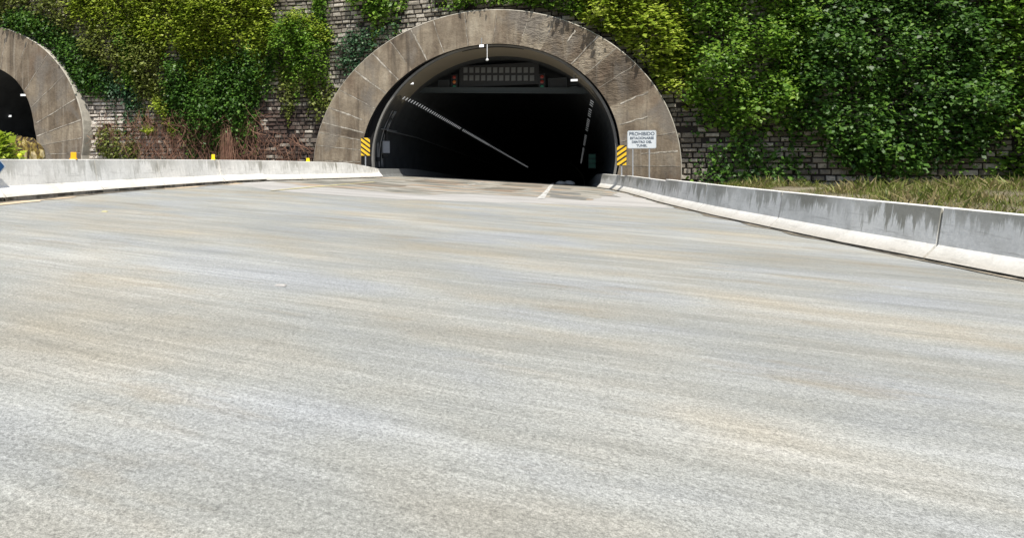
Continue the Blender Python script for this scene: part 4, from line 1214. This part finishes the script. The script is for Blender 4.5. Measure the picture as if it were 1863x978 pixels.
vine('climbing_vine', cr, 'bright yellow green creeper spilling from the wall top, left of the widest one', P_['bright_top'], 270, 1.1, 0.19, 'leaf_bright', GV, 103, strands=110, gap=-0.25, cl=0.32, hang=0.6, up=1.4)
vine('climbing_vine', cr, 'sparse olive tangle of twigs above the bare pale stones', P_['olive_mid'], 240, 1.0, 0.18, 'leaf_olive', GV, 104, strands=40, gap=-0.12, cl=0.32, nst=60, hang=0.4, up=1.0)
vine('climbing_vine', cr, 'narrow green strip of creeper hanging straight down', P_['strip'], 300, 1.5, 0.17, 'leaf_mid', GV, 105, strands=14, gap=-0.7, cl=0.20, hang=1.0, up=0.6)
vine('climbing_vine', cr, 'dark leafy fringe just above the bare pale stones', P_['lower_left'], 190, 0.6, 0.18, 'leaf_blue', GV, 106, strands=14, gap=-0.35, cl=0.26, up=0.6)
vine('climbing_vine', cr, 'slanting yellow green runner ending at the dry roots', P_['diag'], 330, 1.6, 0.17, 'leaf_bright', GV, 107, gap=-0.9, cl=0.14, up=1.3)
vine('climbing_vine', cr, 'large dark green curtain of creeper hanging to the dry roots', P_['big_center'], 320, 1.1, 0.17, 'leaf_dark', GV, 108, strands=220, gap=-0.22, cl=0.26, hang=1.4, droop=0.9, freq=1.0, up=0.8)
vine('climbing_vine', cr, 'widest bright yellow green mass bulging over the dark curtain', P_['bright_mid'], 330, 1.7, 0.20, 'leaf_bright', GV, 109, strands=170, gap=-0.30, cl=0.34, up=1.5)
vine('climbing_vine', cr, 'rounded dense green creeper bulge beside bare dark stones', P_['round'], 320, 1.5, 0.17, 'leaf_mid', GV, 110, strands=30, gap=-0.6, cl=0.26, up=1.1, hang=0.5)
vine('climbing_vine', cr, 'pale leaf cap coloured as the sunlit top of the rounded bulge', [(-19.3, 11.6), (-18.1, 12.1), (-16.4, 11.1), (-15.5, 10.2), (-15.9, 9.5), (-16.6, 10.2), (-17.8, 11.1), (-19.2, 11.1)], 300, 1.9, 0.17, 'leaf_bright', GV, 131, gap=-0.9, cl=0.2, up=1.4, nst=4)  # added bright leaves put the sunlit top into the leaf colour
vine('climbing_vine', cr, 'pale leaf ridge coloured as the sunlit top of the dark curtain', [(-25.6, 10.4), (-24.0, 10.3), (-22.3, 9.5), (-20.6, 9.6), (-20.4, 8.9), (-22.2, 8.8), (-24.0, 9.6), (-25.6, 9.7)], 300, 1.7, 0.17, 'leaf_bright', GV, 132, gap=-0.9, cl=0.22, up=1.4, strands=24, nst=4)  # sunlit ridge painted on with an added strip of brighter leaves
vine('climbing_vine', cr, 'dark creeper fringe on the bare stones under the rounded bulge', [(-19.6, 8.2), (-16.6, 7.9), (-15.4, 6.0), (-16.2, 4.9), (-18.0, 5.6), (-19.8, 6.2)], 90, 0.45, 0.18, 'leaf_olive', GV, 133, gap=0.02, cl=0.26, strands=20, nst=10)
vine('climbing_vine', cr, 'small loose yellow leaves under the rounded bulge', P_['tail'], 120, 0.6, 0.20, 'leaf_bright', GV, 111, gap=-0.02, cl=0.2, up=0.8)
vine('climbing_vine', cr, 'thin blue green creeper touching the shoulder of the big ring', P_['ring_creeper'], 190, 0.5, 0.18, 'leaf_blue', GV, 112, gap=-0.25, cl=0.3, up=0.6)
vine('climbing_vine', cr, 'mid green creeper patch at the wall top above the ring shoulder', P_['top_creeper'], 180, 0.8, 0.19, 'leaf_mid', GV, 113, strands=16, gap=-0.15, cl=0.32, up=0.6)
vine('climbing_vine', cr, 'slim green trailing creeper between rounded bulge and bare stones', P_['slim'], 160, 0.7, 0.17, 'leaf_mid', GV, 114, strands=10, gap=-0.2, cl=0.2, hang=1.0, up=0.6)
vine('climbing_vine', cr, 'low leafy strip along the crown of the big ring', P_['crown_top'], 190, 1.0, 0.19, 'leaf_mid', GV, 115, gap=-0.2, cl=0.28, up=0.7)
vine('bush', 'bush', 'mid green bush at the crown of the big ring', P_['bush1'], 260, 1.7, 0.20, 'leaf_mid', GB, 116, gap=-0.4, cl=0.28, up=1.5)
vine('bush', 'bush', 'pale yellow green bush over the right shoulder of the ring', P_['bush2'], 300, 1.35, 0.21, 'leaf_bright', GB, 117, strands=20, gap=-0.45, cl=0.26, up=1.5)
vine('bush', 'bush', 'bright glossy bush beside the outer right flank of the ring', P_['bush3'], 300, 1.45, 0.22, 'leaf_bright', GB, 118, strands=20, gap=-0.4, cl=0.26, up=1.5, freq=0.9)
vine('bush', 'bush', 'mid green bush beyond the ring, first on the plain bank', P_['bush4'], 330, 2.0, 0.18, 'leaf_mid', GB, 119, strands=30, gap=-0.35, cl=0.30, up=0.8)
vine('bush', 'bush', 'broad dark bush in the middle of the right bank', P_['bush5'], 330, 1.8, 0.18, 'leaf_dark', GB, 120, strands=40, gap=-0.32, cl=0.32, up=0.7)
vine('bush', 'bush', 'tall mid green bush at the far right end of the bank', P_['bush6'], 300, 2.0, 0.19, 'leaf_mid', GB, 121, strands=40, gap=-0.32, cl=0.34, up=0.7)
vine('climbing_vine', cr, 'sparse dark creeper low on the wall right of the ring leg', P_['wall_foot'], 100, 0.5, 0.20, 'leaf_dark', GV, 122, gap=-0.05, cl=0.3)
vine('wall_shrub', 'shrub', 'olive and dark shrub at the wall foot behind the barrier', P_['base_shrub'], 260, 1.0, 0.17, 'leaf_olive', None, 123, gap=-0.4, cl=0.22, up=0.8)

def tuft(name, cat, label, x, y, z, n, L, mat, seed, spread=0.9, w=0.05, group=None):
    """arching strap leaves from one base"""
    rng = random.Random(seed); b = MB()
    for i in range(n):
        a = rng.uniform(0, 2 * math.pi); l = L * rng.uniform(0.6, 1.1); lean = rng.uniform(0.2, spread)
        prev = None
        for k in range(6):
            t = k / 5
            r = l * lean * t; h = l * (t - 0.55 * lean * t * t)
            ww = w * math.sin(math.pi * (0.12 + 0.86 * t)) * (l / L)
            c = Vector((r * math.cos(a), r * math.sin(a), h)); s_ = Vector((-math.sin(a), math.cos(a), 0)) * ww
            q = (c - s_, c + s_ + Vector((0, 0, 0.01)))
            if prev: b.add([prev[0], prev[1], q[1], q[0]], [(0, 1, 2, 3)])
            prev = q
    root = empty(name, (x, y, z)); tag(root, label, cat, group)
    b.build('fronds', M[mat], root)
    s_ = MB(); s_.tube([(0, 0, -0.25), (0.02, 0, 0.08)], [0.04, 0.025], 6); s_.build('stem', M['stem'], root)
    return root
tuft('fern', 'fern', 'small bright green fern growing from the wall stones', -29.2, wall_y(-29.2) - 0.35, 3.45, 46, 1.0, 'leaf_fresh', 3, 1.1, 0.10)

def bushy(name, label, x, y, z, rad, hgt, n, size, mat, seed):
    rng = np.random.default_rng(seed)
    th = rng.uniform(0, 2 * math.pi, n); ph = np.arccos(rng.uniform(-0.2, 1, n)); rr = rng.uniform(0.45, 1.0, n) ** 0.6
    lump = np.array([0.75 + 0.4 * noise.noise(Vector((math.cos(a) * 1.7, math.sin(a) * 1.7, p * 1.8 + seed))) for a, p in zip(th, ph)])
    P = np.stack([rad * rr * lump * np.sin(ph) * np.cos(th), rad * rr * lump * np.sin(ph) * np.sin(th), hgt * (0.35 + 0.65 * rr * lump * np.cos(ph))], 1)
    root = empty(name, (x, y, z)); tag(root, label, 'bush')
    V, Fc = leaf_mesh(P, size, rng, 0.9, (0, -0.4, 0), -0.2)
    np_mesh('foliage', V, Fc, M[mat], root)
    b = MB()
    for k in range(6):
        a = k * 1.05; b.tube([(0, 0, 0), (0.3 * rad * math.cos(a), 0.3 * rad * math.sin(a), hgt * 0.5), (0.6 * rad * math.cos(a), 0.6 * rad * math.sin(a), hgt * 0.85)], [0.03, 0.02, 0.01], 5)
    b.build('stems', M['stem'], root)
bushy('bush', 'fresh light green leafy bush behind the barrier at the frame edge', -16.55, 14.4, 0.42, 0.95, 2.25, 640, 0.21, 'leaf_fresh', 31)

# mossy rock behind the barrier
def rock(name, x, y, z, sx, sy, sz, seed, label):
    import bmesh
    bm = bmesh.new(); bmesh.ops.create_icosphere(bm, subdivisions=4, radius=1)
    for v in bm.verts:
        p = v.co.copy()
        d = 1 + 0.22 * noise.noise(p * 1.6 + Vector((seed, 0, 0))) + 0.10 * noise.noise(p * 4 + Vector((0, seed, 0)))
        ang = abs(noise.noise(p * 2.4 + Vector((0, 0, seed)))) * 0.16
        v.co = Vector((p.x * sx, p.y * sy, p.z * sz)) * (d - ang)
    me = bpy.data.meshes.new(name); bm.to_mesh(me); bm.free()
    me.materials.append(M['rock'])
    o = bpy.data.objects.new(name, me); C.objects.link(o); o.location = (x, y, z); tag(o, label, 'rock', 'mossy rocks behind the left barrier')
rock('mossy_rock', -18.35, 17.0, 0.75, 1.0, 0.7, 1.75, 2.3, 'brown mossy pointed rock in front of the slanted tunnel mouth')
rock('mossy_rock', -19.9, 16.3, 0.9, 0.75, 0.6, 1.75, 5.1, 'brown mossy rock half hidden by the fresh green bush')

# dry red-brown roots and stems at the wall foot
def roots(label, x0, x1, ztop, zbot, n, seed):
    r = random.Random(seed); b = MB()
    cx = (x0 + x1) / 2
    root = empty('dry_creeper', (cx, wall_y(cx), zbot)); tag(root, label, 'dry creeper', 'dry creepers at the wall foot')
    for i in range(n):
        p = Vector((r.uniform(x0, x1), 0.15 + 0.7 * r.random() ** 1.5, zbot + (ztop - zbot) * r.random() ** 0.8 + 0.6 * noise.noise(Vector((i * 0.7, seed, 0)))))
        ang = r.choice((r.gauss(-1.57, 0.3), r.gauss(-1.57, 0.3), r.uniform(-2.7, -0.4))); curl = r.gauss(0, 0.14)
        pts = []
        for t in range(8):
            if p.z < zbot - 0.2: break
            pts.append((p.x - cx, wall_y(p.x) - p.y - wall_y(cx), p.z - zbot))
            st_ = r.uniform(0.14, 0.30)
            p = p + Vector((math.cos(ang) * st_, r.gauss(0, 0.05), math.sin(ang) * st_)); p.y = max(0.05, p.y)
            ang += curl + r.gauss(0, 0.15)
        if len(pts) > 2: b.tube(pts, r.uniform(0.006, 0.016), 4, cap=False)
    b.build('stems', M['dry'], root)
roots('tangle of dry red brown roots under the dark curtain, right of the fern', -30.0, -24.0, 5.4, 0.9, 560, 41)
roots('dry pale brown roots between the stump and the bare dark stones', -23.4, -20.8, 5.4, 0.9, 300, 42)
roots('thin scattered dry stems on the dark stones by the ring leg', -20.8, -17.4, 3.8, 0.9, 110, 43)
roots('thin dry stems over the bare pale stones', -33.0, -29.8, 5.2, 2.2, 110, 44)

b = MB(); n = 14; r = random.Random(3)
V = []; Fc = []; hh = [0, 0.5, 1.0, 1.5, 2.0, 2.4, 2.65]; rr = [0.17, 0.14, 0.13, 0.12, 0.11, 0.08, 0.02]
for j in range(7):
    V += [((rr[j] * (1 + 0.22 * noise.noise(Vector((math.cos(2 * math.pi * k / n) * 2.5, math.sin(2 * math.pi * k / n) * 2.5, hh[j] * 0.5))))) * math.cos(2 * math.pi * k / n), rr[j] * 0.7 * math.sin(2 * math.pi * k / n), hh[j] + 0.1 * r.random()) for k in range(n)]
for j in range(6):
    for k in range(n): Fc.append((j * n + k, j * n + (k + 1) % n, (j + 1) * n + (k + 1) % n, (j + 1) * n + k))
Fc.append(tuple(6 * n + k for k in range(n)))
st = empty('stump', (-22.85, wall_y(-22.85) - 0.7, 1.0)); tag(st, 'brown fibrous upright stump wrapped in dry stems at the wall foot', 'stump')
b.add(V, Fc); b.build('trunk', M['trunkbark'], st)
b = MB()
for i in range(60):
    a = r.uniform(math.pi, 2 * math.pi); a2 = a + r.gauss(0, 0.4); hh_ = r.uniform(1.4, 3.1); wd = r.uniform(0.8, 2.4)
    b.tube([(0.36 * wd * math.cos(a + (a2 - a) * u) * (1.15 - 0.45 * u), 0.34 * math.sin(a + (a2 - a) * u) - 0.05, hh_ * u) for u in (0, 0.25, 0.5, 0.75, 1.0)], r.uniform(0.008, 0.018), 4, cap=False)
b.build('dry_stems', M['dry'], st)

# weeds on the verge right of the road: uncountable
rng = np.random.default_rng(77)
n = 16000
X = rng.uniform(2.4, 30, n); Y = rng.uniform(6, 40, n)
lim = np.array([rbx(y) + 0.9 for y in Y])
nz = np.array([noise.noise(Vector((a * 0.35, c * 0.35, 3))) for a, c in zip(X, Y)])
k = (X > lim) & (nz > -0.22)
X, Y = X[k], Y[k]
def verge_z(x, y):
    xr = rbx(y); t = max(0, (x - xr - 0.42) / (44 - xr))
    return road_z(xr) + 0.03 + 0.9 * t ** 0.8
Zv = np.array([verge_z(a, c) for a, c in zip(X, Y)])
hgt = np.clip(0.5 + 1.6 * np.array([noise.noise(Vector((a * 0.22, c * 0.22, 9))) for a, c in zip(X, Y)]), 0.25, 1.4) * rng.uniform(0.5, 1.4, len(X))
P = np.repeat(np.stack([X, Y, Zv], 1), 9, axis=0) + rng.normal(0, 0.10, (len(X) * 9, 3)) * np.array([1, 1, 0.0])
n = len(P)
d = rng.normal(0, 0.35, (n, 3)) + np.array([0, 0, 1.0]); d /= np.linalg.norm(d, axis=1)[:, None]
sd = np.cross(d, rng.normal(0, 1, (n, 3))); sd /= np.linalg.norm(sd, axis=1)[:, None]
L = (0.40 * np.repeat(hgt, 9) * rng.uniform(0.5, 1.3, n))[:, None]; w = L * rng.uniform(0.018, 0.05, n)[:, None]
bend = np.stack([d[:, 0], d[:, 1], -0.3 * np.ones(n)], 1) * L * 0.35
V = np.stack([P, P + d * L * 0.55 + sd * w, P + d * L + bend, P + d * L * 0.55 - sd * w], 1).reshape(-1, 3)
Fc = np.arange(n * 4).reshape(n, 4)
cut = rng.random(len(X)) < 0.4; cut = np.repeat(cut, 9)
tag(np_mesh('weeds', V.reshape(n, 4, 3)[~cut].reshape(-1, 3), np.arange(4 * int((~cut).sum())).reshape(-1, 4), M['leaf_olive'], None), kind='stuff')
tag(np_mesh('dry_grass', V.reshape(n, 4, 3)[cut].reshape(-1, 3), np.arange(4 * int(cut.sum())).reshape(-1, 4), M['straw'], None), kind='stuff')
